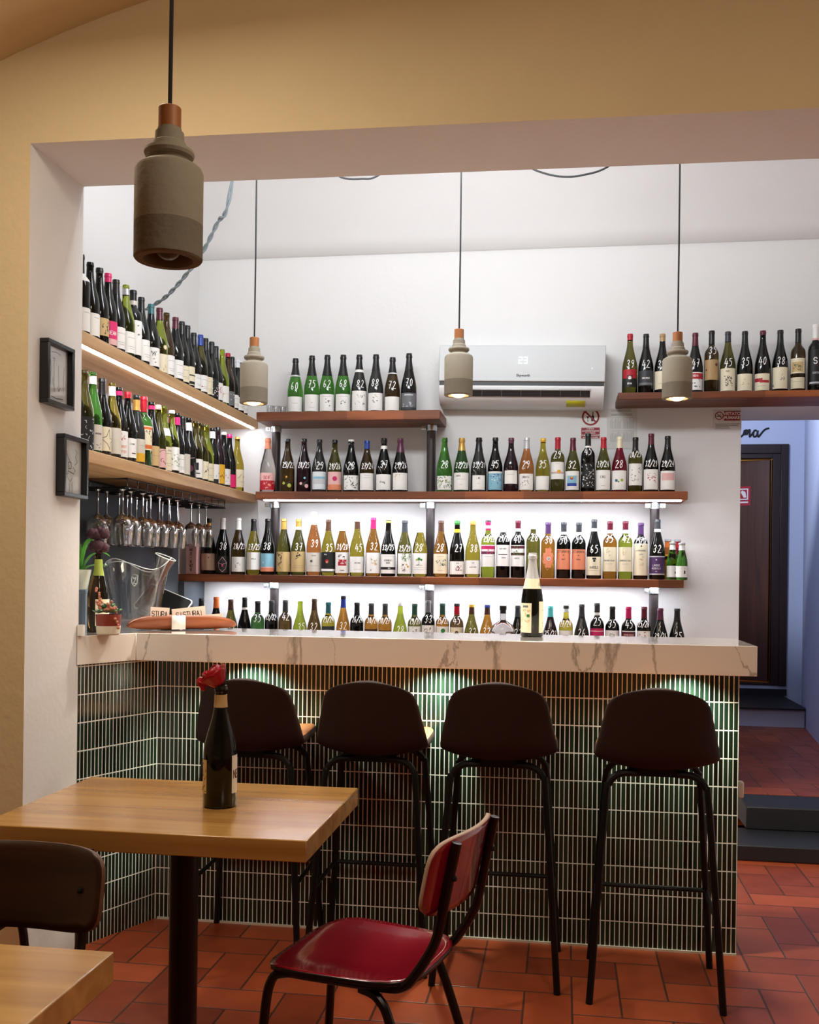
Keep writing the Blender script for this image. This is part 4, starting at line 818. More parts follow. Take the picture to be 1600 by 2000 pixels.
for k, w in enumerate(('È VIETATA', 'LA SOMMINISTRAZIONE', 'E LA VENDITA', 'DI BEVANDE ALCOLICHE', 'AI MINORI DI 18 ANNI')): flat_text(m, w, xc, YB-.0032, z0+.057-k*.0118, .0105, 1, .0002, .8)
part('red_text_block', m, [mat('sign_red', '8e1424', .4), pal('white')], t)
x0, x1, z0, z1 = wall_rect((1178, 789), (1238, 866))
t = empty('printed_table_sheet', ((x0+x1)/2, YB, z0), 'grey printed sheet of columns pinned on the back wall between notice and corridor', 'poster')
part('paper_sheet', MB().box(x0, x1, YB-.002, YB-.0005, z0, z1), mat('calendar_paper', 'd6d4ce', .6), t)
m = MB(); w = x1-x0; h = z1-z0; rd = random.Random(5)
def pr(u0, v0, u1, v1): m.add([(x0+u0*w, YB-.0024, z0+v0*h), (x0+u1*w, YB-.0024, z0+v0*h), (x0+u1*w, YB-.0024, z0+v1*h), (x0+u0*w, YB-.0024, z0+v1*h)], [(0, 1, 2, 3)])
for v in (.95, .92, .85, .82): pr(.14, v, .86*rd.uniform(.8, 1), v+.016)
for bx in (.12, .55):
    for by, n in ((.50, 9), (.17, 9)):
        for k in range(n): pr(bx+k*.04, by, bx+k*.04+.012, by+.26*rd.uniform(.7, 1))
        pr(bx, by+.27, bx+.34, by+.275)
part('printed_columns', m, mat('printed_grey', 'a2a09e', .6), t)
x0, x1, z0, z1 = wall_rect((1386, 787), (1441, 824))
t = empty('no_smoking_sign', ((x0+x1)/2, YB, z0), 'small no-smoking plate reading VIETATO FUMARE beside the corridor opening', 'sign')
part('sign_plate', MB().box(x0, x1, YB-.004, YB-.0005, z0, z1), mat('sign_white', 'd8d6d4', .4), t, bev=.001)
m = MB().box(x0+.053, x1-.006, YB-.0048, YB-.004, z1-.058, z1-.006, 0); xc = (x0+.053+x1-.006)/2
flat_text(m, 'VIETATO', xc, YB-.005, z1-.021, .023, 1, .0006, .95); flat_text(m, 'FUMARE', xc, YB-.005, z1-.043, .023, 1, .0006, .95)
part('red_word_panel', m, [mat('sign_red', '8e1424', .4), pal('white')], t)
m = MB(); cx, cz = x0+.029, z1-.031; n = 32
m.add([(cx+r*math.cos(2*PI*j/n), YB-.0046, cz+r*math.sin(2*PI*j/n)) for r in (.018, .0225) for j in range(n)], [(j, n+j, n+(j+1) % n, (j+1) % n) for j in range(n)])
ribbon(m, [(-.013, .013), (.013, -.013)], .002, lambda x, z: (cx+x, YB-.0049, cz+z), 0)
ribbon(m, [(-.013, -.003), (.011, -.003)], .0022, lambda x, z: (cx+x, YB-.0044, cz+z), 1); ribbon(m, [(.008, .002), (.003, .006), (.009, .011)], .001, lambda x, z: (cx+x, YB-.0044, cz+z), 1)
part('cigarette_pictogram', m, [mat('sign_red', '8e1424', .4), pal('black')], t)
m = MB(); w = x1-x0
for k, (a, b) in enumerate(((.06, .95), (.06, .9), (.06, .55), (.06, .62))): m.add([(x0+a*w, YB-.0044, z0+.030-k*.008), (x0+b*w, YB-.0044, z0+.030-k*.008), (x0+b*w, YB-.0044, z0+.033-k*.008), (x0+a*w, YB-.0044, z0+.033-k*.008)], [(0, 1, 2, 3)])
part('small_print', m, pal('grey'), t)

# ================================================================ FRAMED DRAWINGS ON THE JAMB
def picture(name, ya, yb, z0, z1, label, marks):
    t = empty(name, (X0, (ya+yb)/2, z0), label, 'picture', 'framed drawings on the jamb')
    m = MB(); D = .034; w = .014
    for a, b, c, d in ((ya, yb, z0, z0+w), (ya, yb, z1-w, z1), (ya, ya+w, z0+w, z1-w), (yb-w, yb, z0+w, z1-w)): m.box(X0+.001, X0+D, a, b, c, d)
    part('frame', m, mat('black_frame', '0e0e10', .3), t, bev=.002)
    ds_ = part('drawing_sheet', MB().box(X0+.001, X0+.012, ya+w, yb-w, z0+w, z1-w), mat('drawing_paper', 'e4e2da', .7), t)
    m = MB(); W = yb-ya-2*w; H = z1-z0-2*w
    for st in marks: ribbon(m, [(ya+w+u*W, z0+w+v*H) for u, v in st], .0011, lambda y, z: (X0+.0125, y, z), 0)
    part('ink_drawing', m, pal('black'), ds_)
    part('glazing', MB().box(X0+.018, X0+.0195, ya+w, yb-w, z0+w, z1-w), thin_glass('picture_glass', .97, .08), t)
picture('framed_picture', 3.150, 3.335, 1.905, 2.118, 'upper black-framed drawing of cutlery on the white jamb',
    [[(.25, .75), (.28, .6), (.25, .3)], [(.4, .72), (.42, .2)], [(.38, .74), (.36, .8), (.44, .8), (.42, .74)], [(.6, .7), (.62, .3)], [(.58, .3), (.62, .22), (.68, .3)], [(.85, .7), (.82, .2)], [(.3, .9), (.5, .92), (.7, .9)], [(.35, .45), (.37, .3)], [(.3, .1), (.5, .08), (.8, .1)]])
picture('framed_picture', 3.268, 3.446, 1.607, 1.820, 'lower black-framed drawing of a hand and spoon on the white jamb',
    [[(.2, .85), (.28, .78), (.3, .7), (.5, .55)], [(.2, .85), (.17, .78), (.28, .72)], [(.15, .65), (.25, .66), (.25, .6), (.15, .6), (.15, .65)], [(.35, .58), (.5, .6), (.5, .48), (.36, .46), (.35, .58)], [(.7, .85), (.78, .8), (.7, .7), (.8, .62), (.68, .55)],
     [(.6, .5), (.7, .45), (.62, .38), (.5, .4), (.35, .42), (.32, .3), (.45, .22), (.55, .3)], [(.15, .35), (.3, .36)], [(.42, .2), (.42, .02)], [(.55, .22), (.56, .02)]])

# ================================================================ PENDANT LAMPS
concrete = mat('cast_concrete', '9c9585', .9, spec=.2, bump=(60, .12), var=(14, .10)); concrete2 = mat('dark_concrete_band', '7f786a', .9, spec=.2, bump=(60, .2), var=(14, .10))  # second concrete is a darker tone for the lamp's bottom band
lampwood = wood('turned_wood', '94562a', 'c08048', 2, .5)
cord_black = mat('black_cord', '0c0c0e', .7)
PP = [(.0225, .862), (.0225, .84), (.027, .835), (.0275, .775), (.031, .765), (.0325, .73), (.046, .715), (.0475, .695), (.045, .675), (.038, .665), (.0365, .645), (.052, .62), (.061, .598), (.0645, .57), (.0645, .23)]
PQ = [(.0645, .23), (.0645, .012), (.062, 0), (.047, 0), (.045, .02), (.045, .20), (0, .21)]
def pendant(loc, H, ctop, label, lit, mid=1.0):
    t = empty('pendant_lamp', loc, label, 'pendant lamp', 'concrete pendant lamps')
    s = H; kr = mid
    sh_ = part('concrete_shade', MB().lathe([(0, .862*s)] + [(r*kr, z*s) for r, z in PP], 36), concrete, t, False, sharp=30)
    part('shade_rim', MB().lathe([(r*kr, z*s) for r, z in PQ], 36), concrete2, sh_, False, sharp=30)
    part('wood_cap', MB().lathe([(0, .842*s), (.0215*kr, .842*s), (.0215*kr, .998*s), (.020*kr, s), (0, s)], 24), lampwood, t, False, bev=.001)
    part('cord', MB().tube([(0, 0, s), (.001, .001, s+.3), (0, 0, ctop-loc[2])], .0032 if lit else .0036, 8), cord_black, t, False)
    if lit:
        part('bulb', MB().ball((0, 0, .045*s), .036*kr, 16, 0, (1, 1, .6)), emit('warm_bulb', 'ffdca0', 13), t, False)
    else: part('bulb', MB().ball((0, 0, .10*s), .028*kr, 16), mat('dull_bulb', '4a443a', .3), t, False)
q = at_y(314, 530, 1.573); qt = at_y(312, 226, 1.573)
pendant((q.x, q.y, q.z+.008), qt.z-q.z-.005, 3.40, 'large unlit concrete pendant lamp hanging nearest the viewer', False, .845)
for (px, b, tp), lab_ in zip(((487.5, 797, 668), (887, 772, 642.5), (1314, 768, 638)), ('lit concrete pendant lamp over the left end of the bar', 'lit concrete pendant lamp hanging in front of the air conditioner', 'lit concrete pendant lamp hanging before the right-hand red wine shelf')):
    q = at_y(px, b, 3.95); qt = at_y(px-1.5, tp, 3.95)
    pendant((q.x, 3.95, q.z+.002), qt.z-q.z, 3.815, lab_, True, .86)
# cables
pth = spline([(-1.42, 4.45, 3.81), at_y(432, 385, 4.55), at_y(408, 445, 4.62), at_y(380, 503, 4.68), at_y(345, 553, 4.74), at_y(310, 592, 4.80), at_x(272, 617, XL+.006)], 14)
t = empty('twisted_cable', (-1.5, 4.6, 2.7), 'twisted grey fabric cable swagging from the ceiling to the left wall', 'cable'); cg = mat('grey_fabric_cable', '7c868a', .7)
for k in range(2):
    pts = []
    for i, p in enumerate(pth):
        d = (pth[min(i+1, len(pth)-1)]-pth[max(i-1, 0)]).normalized(); e = d.cross(Vector((0, 1, 0))).normalized(); g = d.cross(e); a = i*.62+k*PI
        pts.append(p + (e*math.cos(a)+g*math.sin(a))*.0058)
    part('strand', MB().tube(pts, .0052, 8), cg, t)
for ps, lab_ in ((((1012, 318), (1040, 331), (1078, 338), (1120, 334), (1172, 314)), 'black cable loop sagging below the beam between the two right-hand lamps'), (((636, 342), (655, 351.5), (685, 352), (722, 343)), 'black cable loop just visible below the beam at upper centre')):
    p = [at_y(x, y, 4.0) for x, y in ps]; a, b = p[0], p[-1]
    pts = spline([(a.x-.25, 4.0, 3.81), (a.x-.12, 4.0, a.z+.10)] + p + [(b.x+.14, 4.0, b.z+.12), (b.x+.28, 4.0, 3.81)], 8)
    tag(part('hanging_cable', MB().tube(pts, .004, 8), cord_black), lab_, 'cable', 'loose ceiling cables')

# ================================================================ GLASS RACK AND STEMWARE
wire = mat('black_wire', '0b0b0d', .35, .3)
rk = empty('glass_rack', (-1.99, 4.83, 1.70), 'black wire stemware rack under the lower oak shelf', 'rack')
m = MB(); xa, xb = -1.865, XL+.03; ya, yb = 4.19, 5.475; zt, zl = 1.753, 1.712; NP = 13; dy = (yb-ya)/(NP-1)
for z in (zt, zl+.006): m.tube([(xa, ya, z), (xa, yb, z), (xb, yb, z), (xb, ya, z)], .0032, 8, closed=True)
part('rim_frame', m, wire, rk)
for k in range(NP):
    y = ya + k*dy
    part('rail', MB().tube([(xa, y, zt), (xa, y, zl), (xb, y, zl), (xb, y, zt)], .003, 6).tube([(xa, y-.016, zl), (xb, y-.016, zl)], .003, 6).tube([(xa, y+.016, zl), (xb, y+.016, zl)], .003, 6), wire, rk)
def nodes_glass(n):
    m, nt, b = nodes(n); pin(b, Base_Color=(.98, .99, .99, 1), Roughness=0.0, Transmission_Weight=1.0, IOR=1.45); return m
def make_glass():
    tg = nodes_glass('stemware_glass')
    r = empty('wine_glass', (0, 0, 0), 'x', 'wine glass', 'stemmed glasses hanging in the rack')
    a = MB().lathe([(0, -.012), (.0046, -.014), (.0042, -.05), (.0045, -.105), (.008, -.113), (0, -.116)], 14); part('stem', a, tg, r, False)
    a = MB().lathe([(0, .001), (.034, .001), (.034, -.001), (.012, -.006), (.0046, -.013)], 24); part('foot', a, tg, r, False)
    a = MB().lathe([(.008, -.113), (.027, -.127), (.039, -.148), (.043, -.170), (.041, -.20), (.0355, -.245), (.0345, -.245), (.040, -.20), (.0418, -.170), (.0375, -.149)], 28); part('bowl', a, tg, r, False)
    return r
g0 = make_glass(); first = True
def dup(root):
    r = root.copy(); C.objects.link(r)
    for ch in root.children: c = ch.copy(); C.objects.link(c); c.parent = r
    return r
for k in range(11):
    for row, x in (('front', -1.915), ('rear', -2.03)):
        if row == 'rear' and k in (6, 10): continue
        if row == 'front' and k in (7,): continue
        g = g0 if first else dup(g0); first = False
        g.location = (x + random.Random(k).uniform(-.006, .006), ya + (k+.5)*dy, zl+.0045 + (.0 if k < 6 else .0)); g.rotation_euler = (0, 0, k*.7)
        g.scale = (.9, .9, .93) if k >= 7 else (1.13, 1.13, 1.0)
        g['label'] = f'clear wine glass hanging upside down, {row} line of the rack, {ORD[k]} rail from near end'

# ================================================================ THINGS ON THE LEFT END OF THE COUNTER
ZC = 1.1205
def at_z(px, py, Z):
    d = ray(px, py); t_ = (Z-EYE)/d[2]; return Vector((d[0]*t_, d[1]*t_, Z))
# succulent pot
p = Vector((-1.640, 3.535, ZC)); t = empty('succulent_pot', p, 'small red and cream pot of succulents by the jamb on the worktop', 'plant')
part('pot', MB().lathe([(0, 0), (.037, 0), (.041, .005), (.046, .074), (.042, .074), (.041, .068), (0, .066)], 28), mat('terracotta_red_glaze', '8e3a30', .45), t, False)
part('cream_band', MB().lathe([(.0375, 0.0005), (.0416, .005), (.0438, .033), (.0428, .033)], 28), mat('cream_glaze', 'e4dcc4', .45), t, False)
rd = random.Random(3)
def rosette(mb, c, r, n=9):
    for k in range(n):
        a = k*2.4; rr = r*(.35+.65*k/n); tilt = 1.1-.8*k/n
        tip = Vector((c[0]+rr*math.cos(a)*math.cos(tilt*.6), c[1]+rr*math.sin(a)*math.cos(tilt*.6), c[2]+rr*math.sin(tilt)))
        base = Vector(c); d = (tip-base); s = Vector((-math.sin(a), math.cos(a), 0))*r*.28; mid = base + d*.62; up = Vector((0, 0, r*.10))
        mb.add([base, mid+s, tip, mid-s, mid+up, mid-up*.8], [(0, 1, 4), (1, 2, 4), (2, 3, 4), (3, 0, 4), (1, 0, 5), (2, 1, 5), (3, 2, 5), (0, 3, 5)])
for c, r in (((.004, -.024, .080), .034), ((-.026, .006, .082), .031), ((.026, .010, .082), .033), ((-.004, .02, .092), .034), ((-.026, -.024, .078), .030), ((.0, .0, .100), .036), ((.024, -.022, .080), .030), ((-.016, -.006, .096), .028)):
    m = MB(); rosette(m, c, r, 15); part('succulent_rosette', m, mat('succulent_green', '7fa884', .5, var=(20, .3)), t, False)
m = MB()
for sx, sy, n, dn in ((.038, -.02, 12, -1), (-.03, -.03, 9, .8), (.03, -.034, 9, .3), (-.036, .01, 8, 1.2), (.012, -.04, 7, .2), (-.034, -.012, 11, 1.6), (.02, -.036, 8, 1.0)):
    for k in range(n):
        x = sx*(.6+k*.055); y = sy*(.6+k*.055); z = .088 + (math.sin(k*.4)*.012 - max(0, k-4)*.007 if dn < 0 else dn*k*.005)
        m.ball((x+rd.uniform(-.006, .006), y+rd.uniform(-.006, .006), z), rd.uniform(.0042, .0066), 8)
part('bead_leaves', m, mat('bead_leaf_peach', 'c07a5e', .5, var=(25, .3)), t, False, label='peach-coloured bead-like leaves')
# bottle used as vase with dried flower heads
q = at_y(192, 1095, 3.70)
bv, bb = make_bottle('wine_bottle', (q.x, 3.70, ZC), 'bu', .298, 'brown', '-', [lab('cream', LINES, z0=.08, z1=.42), lab('lime', '', z0=.72, z1=.93, hw=2.6)], '', 'brown glass bottle with green neck label used as vase beside the pot', 'bottle', None, math.radians(75))
t = empty('dried_flower_stem', (q.x, 3.70, ZC+.26), 'dark purple dried flower heads standing in the brown bottle', 'flower')
m = MB()
for k in range(5): a = k*1.3; m.tube([(.004*math.cos(a), .004*math.sin(a), -.05), (.008*math.cos(a), .008*math.sin(a), .045), (.018*math.cos(a), .018*math.sin(a), .09)], .0025, 6)
part('stems', m, mat('dry_stem', '2c1c1e', .8), t, False)
rd = random.Random(8); dm = mat('dried_petals', '4a2a34', .8, var=(30, .4))
for c, r in (((-.030, -.005, .150), .029), ((.030, .0, .152), .028), ((0, -.012, .140), .024), ((.004, -.016, .095), .031), ((-.028, 0, .088), .024), ((.026, .008, .085), .026), ((-.004, .02, .165), .022), ((.002, .0, .065), .018)):
    c = (c[0]*.74, c[1]*.74, c[2]*.80-.006); r *= .74
    m = MB().ball(c, r, 20); m.v = [tuple(Vector(c) + (Vector(v)-Vector(c))*(1+.18*math.sin(v[0]*420)*math.cos(v[2]*380))) for v in m.v]
    part('flower_head', m, dm, t, False, sharp=180)
# white pot with strap leaves on a little blue-grey stand
q = at_y(168, 1160, 4.02)
st = empty('plant_stand', (q.x-.03, 4.02, ZC), 'small blue-grey stand under the white leafy pot behind the jamb', 'stand')
part('top', MB().box(-.06, .06, -.06, .06, .14, .155), mat('blue_grey_paint', '6a7c8c', .6), st, False, bev=.003)
for sx in (-1, 1):
    for sy in (-1, 1): part('leg', MB().box(sx*.05-.008, sx*.05+.008, sy*.05-.008, sy*.05+.008, 0, .14), mat('blue_grey_paint', '6a7c8c', .6), st, False)
t = empty('potted_plant', (q.x-.03, 4.02, ZC+.1555), 'white pot with long bright green strap leaves behind the jamb', 'plant')
part('pot', MB().lathe([(0, 0), (.035, 0), (.05, .082), (.046, .082), (.043, .07), (0, .068)], 26), mat('white_ceramic', 'd8dccc', .4), t, False)
gl_ = mat('leaf_green', '5aa83c', .4, var=(16, .25))
for k, (ax, ay, ln, hh) in enumerate(((.15, -.03, 1, .085), (.155, -.06, 1, .035), (.10, -.05, 1, .14), (-.10, -.05, 1, .10), (.02, -.08, 1, .13), (-.04, .07, 1, .12), (.06, .05, 1, .15), (.05, -.1, 1, .06), (-.07, -.08, 1, .14))):
    p3 = spline([(0, 0, .065), (ax*.35, ay*.35, .07+hh*.8), (ax*.75, ay*.75, .07+hh), (ax, ay, .07+hh*.80)], 6); n = len(p3); s = Vector((-ay, ax, 0)).normalized()
    m = MB(); vs = []
    for i, c in enumerate(p3):
        w = .011*math.sin(PI*(.12+.86*i/(n-1)))+.001; vs += [c+s*w, c-Vector((0, 0, w*.4)), c-s*w]
    m.add(vs, [(3*i+j, 3*i+j+1, 3*i+j+4, 3*i+j+3) for i in range(n-1) for j in (0, 1)]); part('leaf', m, gl_, t, False)
# wavy glass wine bucket
q = at_z(252, 1235, ZC); BX, BY = q.x-.006, q.y+.10; tb = thin_glass('thick_clear_glass', .93, .62)
t = empty('glass_bucket', (BX, BY, ZC), 'large clear glass wine bucket with a wavy rim behind the wooden tray', 'ice bucket')
def bk(u, v, inner=0):
    a = 2*PI*u; hgt = .262 + .022*math.sin(3*a+.6) + .012*math.cos(2*a)
    fl = .72 + .28*v + .08*v**3*(1+.5*math.sin(3*a+.6)); rx, ry = (.142-inner)*fl, (.088-inner)*fl
    return (rx*math.cos(a), ry*math.sin(a), .002 + (v*hgt if not inner else .012+v*(hgt-.012)))
m = MB().grid(lambda u, v: bk(u, v), 48, 10).grid(lambda u, v: bk(u, v, .004), 48, 10)
part('bucket_wall', m, tb, t, False)
part('bucket_base', MB().lathe([(0, .001), (.060, .001), (.060, .012), (0, .012)], 30), tb, t, False)
part('rim', MB().tube([bk(k/48, 1, .002) for k in range(48)], .0022, 8, closed=True), mat('glass_edge_white', 'e6eef0', .15), t, False)
m = MB(); ribbon(m, [(-.014, .02), (0, .026), (.015, .02), (.012, -.012), (0, -.026), (-.012, -.012), (-.014, .02), (-.002, .006), (.008, .014), (.0, -.006), (-.006, -.012), (.006, -.014)], .0022, lambda x, z: (.028+x, -.0865+.0006, .195+z), 0)
part('etched_crest', m, mat('etched_white', 'c8d0d2', .7), t, False)
# leaning tall glass
m = MB(); t = empty('glass_carafe', (BX+.04, BY-.02, ZC), 'tall clear glass carafe leaning inside the glass bucket', 'carafe')
pr_ = [(0, .004), (.022, .004), (.026, .02), (.027, .17), (.034, .235), (.042, .262), (.040, .262), (.031, .233), (.0245, .17), (.0235, .02)]
t.rotation_euler = (0, math.radians(22), 0); t.location = (BX+.035, BY-.02, ZC+.035); t.scale = (1.12, 1.12, 1.08)
part('glass_body', MB().lathe(pr_, 26), tb, t, False); part('rim', MB().tube([(.041*math.cos(k*PI/14), .041*math.sin(k*PI/14), .262) for k in range(28)], .002, 8, closed=True), mat('glass_edge_white', 'e6eef0', .15), t, False)
# tablet on a wedge stand
tp = at_z(330, 1232, ZC); t = empty('tablet_terminal', (tp.x-.095, tp.y+.19, ZC), 'black tablet till with silver edge tilted behind the paper cards', 'tablet'); t.rotation_euler = (0, 0, math.radians(12))
m = MB()
def rrect(w, h, r, n=5):
    o = []
    for cx_, cy_, a0 in ((w-r, h-r, 0), (-w+r, h-r, PI/2), (-w+r, -h+r, PI), (w-r, -h+r, 1.5*PI)):
        o += [(cx_+r*math.cos(a0+PI/2*k/n), cy_+r*math.sin(a0+PI/2*k/n)) for k in range(n+1)]
    return o
tilt = Matrix.Rotation(math.radians(52), 4, 'X') @ Matrix.Rotation(0, 4, 'Z')
def tilted(mb, dz): mb.v = [tuple(Matrix.Translation((0, -.02, .088)) @ tilt @ (Matrix.Rotation(math.radians(-26), 4, 'Z') @ Vector(v))) for v in mb.v]; return mb
part('tablet_body', tilted(MB().prism(rrect(.115, .075, .016), -.010, 0), 0), mat('tablet_silver', 'd8dadc', .3, .6), t, False)
part('screen', tilted(MB().prism(rrect(.110, .070, .013), .0003, .0012), 0), mat('tablet_black', '08090a', .4, spec=.2), t, False)
part('stand', MB().box(-.05, .05, .0, .05, 0, .045), mat('tablet_stand_grey', '3c3e42', .5), t, False, bev=.004)
# boat-shaped wooden tray with paper cards
a = at_z(214, 1236, ZC+.02); b = at_z(436, 1228, ZC+.02); a = Vector((-1.700+.0, 3.83, 0)); b = Vector((-1.33, 4.07, 0))
ctr = (a+b)/2; ang = math.atan2(b.y-a.y, b.x-a.x); half = (b-a).length/2
TW = empty('wooden_tray', (ctr.x, ctr.y, ZC), 'long boat-shaped reddish wooden tray holding paper cards on the worktop', 'tray', None, ang)
tw = wood('cherry_wood', '6e3418', 'a85c30', 0, .4, 1.0)
def hull(u, v):
    x = -half + 2*half*u; k = max(.0, 1-abs(2*u-1)**3.2)**.6; z0_ = .012*(1-k); w = .045*k+.003; t_ = v*PI
    return (x, -w*math.cos(t_)*1.0, .001 + z0_ + (.052*k+.006)*(1-math.sin(t_)**.75 if True else 0))
m = MB().grid(hull, 40, 14); part('tray_body', m, tw, TW, False, solid=(.007, 1, 0, 0), sharp=60)
m = MB().add([(-.055, -.0525, .004), (.0, -.0525, .004), (.0, -.0525, .060), (-.055, -.0525, .060)], [(0, 1, 2, 3)])
part('white_sticker', m, mat('sticker_paper', 'e8e6e2', .6), TW, False, solid=(.0006, 0, 0, 0))
def card(name, u, yy, w, h, rz, txt, label, z=.038, lean=.12):
    t = empty(name, tuple(Matrix.Translation((ctr.x, ctr.y, ZC)) @ Matrix.Rotation(ang, 4, 'Z') @ Vector((u, yy, z))), label, 'card', 'handwritten paper cards')
    t.rotation_euler = (-lean, -rz, ang)
    pp_ = part('paper', MB().box(-w/2, w/2, -.0006, .0006, 0, h), mat('card_paper', 'f0d8c6', .7), t, False)
    if txt:
        st, ww = strokes(txt, .020); m = MB()
        for p_ in st: ribbon(m, [(x*min(1, .85*w/ww), z_+h*.5-.010) for x, z_ in p_], .0012, lambda x, z_: (x, -.0011, z_), 0)
        if '!' in txt: ribbon(m, [(-.01, h*.5-.018), (.05, h*.5-.013)], .0008, lambda x, z_: (x, -.0011, z_), 0)
        part('handwriting', m, pal('black'), pp_, False)
card('paper_card', -.092, .004, .075, .052, -.06, 'STURA', 'pale paper card reading STURA at the left of the wooden tray')
card('paper_card', .026, -.008, .135, .052, .10, 'SI STURA!', 'wide pale paper card reading SI STURA in the middle of the wooden tray')
card('paper_card', .125, .008, .085, .024, .06, '', 'blank pale paper card at the right of the wooden tray')
# sparkling bottle alone on the worktop
q = at_y(1039.5, 1074, 3.985); h = q.z-ZC
b1, bb = make_bottle('sparkling_bottle', (q.x, 3.985, ZC), 'ch', h, 'black', 'silver@.69', [((('cream', .05, .40, 'r:-.4:.85:.5:.92:grey;r:.3:.52:.75:.62:green;g:93:tan:14:-.8:.1:.8:.8', '', (math.radians(-38), .62)))), ('cream', .05, .42, LINES, '', (math.radians(78), .7)), ('cream', .57, .69, '', '', 3.1)], '',
    'dark sparkling wine bottle with silver foil standing alone on the worktop', 'bottle', None, math.atan2(-q.x, 3.985), rad=.0435)

# ================================================================ BAR STOOLS
leather_out = mat('brown_leather_shaded', '2c1815', .6, spec=.3, bump=(120, .12)); leather_in = mat('brown_leather_lit', 'a0663e', .55, spec=.35, bump=(120, .12)); black_steel = mat('black_steel', '0c0c0d', .4, .4)  # one leather in two tones: outside darkened for shade, inside lightened for light
def make_stool(label):
    t = empty('bar_stool', (0, 0, 0), label, 'bar stool', 'leather bar stools at the counter')
    rows = [(.215, .728, .10, 0, 0), (.213, .738, .150, 0, 0), (.195, .745, .176, 0, .002), (.12, .742, .196, 0, .008), (.02, .735, .203, .0, .018), (-.08, .720, .205, .01, .030), (-.150, .718, .205, .04, .035), (-.190, .752, .205, .065, .02),
            (-.203, .815, .196, .068, .0), (-.212, .870, .182, .06, 0), (-.220, .920, .172, .05, -.004), (-.225, .955, .157, .04, -.012), (-.227, .978, .135, .03, -.020), (-.2275, .987, .10, .02, -.014)]
    n = 12
    def fn(u, v):
        f = v*(len(rows)-1); i = min(int(f), len(rows)-2); k = f-i; A, B = rows[i], rows[i+1]
        y, z, w, cy_, cz_ = [A[j]+(B[j]-A[j])*k for j in range(5)]; s = 2*u-1
        return (s*w, y + cy_*abs(s)**2.2, z + cz_*abs(s)**2.2)
    m = MB().grid(fn, n, len(rows)-1)
    part('seat_shell', m, [leather_out, leather_in], t, False, subd=2, solid=(.036, -1, 1, 0), sharp=180)
    for sx, sy in ((-1, -1), (1, -1), (-1, 1), (1, 1)):
        y0_ = -.125 if sy < 0 else .10; yf = -.205 if sy < 0 else .185
        ps = spline([(sx*.06, y0_, .709), (sx*.115, y0_-.008*(sy < 0), .706), (sx*.150, y0_+sy*.014, .675), (sx*.162, y0_+sy*.025, .60), (sx*.205, yf, 0)], 6)
        part('leg', MB().tube(ps, .0115, 10), black_steel, t, False)
    zr = .27
    def lg(sx, sy):
        y0_ = (-.125-.025) if sy < 0 else .125; yf = -.205 if sy < 0 else .185; k = (.60-zr)/.60
        return (sx*(.162+.043*k), y0_+(yf-y0_)*k, zr)
    part('footrest', MB().tube([lg(-1, 1), lg(1, 1)], .008, 8).tube([lg(-1, 1), lg(-1, -1)], .008, 8).tube([lg(1, 1), lg(1, -1)], .008, 8), black_steel, t, False)
    part('seat_bracket', MB().box(-.09, .09, -.13, -.10, .700, .722).box(-.09, .09, .08, .11, .700, .728).box(-.012, .012, -.12, .1, .702, .715), black_steel, t, False)
    return t
s0 = make_stool('x')
for i, (px, yb_, lab_, rz) in enumerate(((474, 3.40, 'dark brown leather bar stool at the left end, behind the table bottle', .03), (722, 3.39, 'dark brown leather bar stool second from left, right of the table bottle', 0), (977, 3.33, 'dark brown leather bar stool behind the red chair', 0), (1299.5, 3.27, 'dark brown leather bar stool at the right end of the bar', -.03))):
    o = s0 if i == 0 else dup(s0); q = at_y(px, 1420, yb_); o.location = (q.x + .0, yb_+.225, 0); o.rotation_euler = (0, 0, rz); o['label'] = lab_; o.scale = (1, 1, (1, 1.005, 1.018, 1.02)[i])

# ================================================================ TABLES AND SCHOOL CHAIRS
oak_edge = wood('oak_edge_shaded', '8a5a30', 'b07c48', 0, .5)  # darker copy of the oak with the shade of the table edges coloured in
oak_top = wood('oak_table_top', 'a8773c', 'cfa058', 0, .22, .7, coat=.6)
def table(x0, x1, y0, y1, label):
    t = empty('dining_table', ((x0+x1)/2, (y0+y1)/2, 0), label, 'table', 'square oak tables')
    part('tabletop', MB().box(x0, x1, y0, y1, .70, .75), oak_top, t, bev=.0025)
    xc_, yc_ = (x0+x1)/2, (y0+y1)/2
    part('pedestal', MB().lathe([(0, .03), (.037, .03), (.037, .692), (0, .692)], 28, (xc_, yc_, 0)), mat('black_pedestal', '151214', .35, .4), t)
    part('mounting_plate', MB().box(xc_-.15, xc_+.15, yc_-.15, yc_+.15, .692, .70), black_steel, t)
    part('base_plate', MB().lathe([(0, 0), (.22, 0), (.22, .008), (.05, .03), (0, .03)], 40, (xc_, yc_, 0)), black_steel, t)
table(-1.36, -.564, 2.245, 2.832, 'square oak pedestal table with the wine bottle on it')
table(-1.52, -.695, .93, 1.533, 'oak table cut off by the lower left corner of the photo')
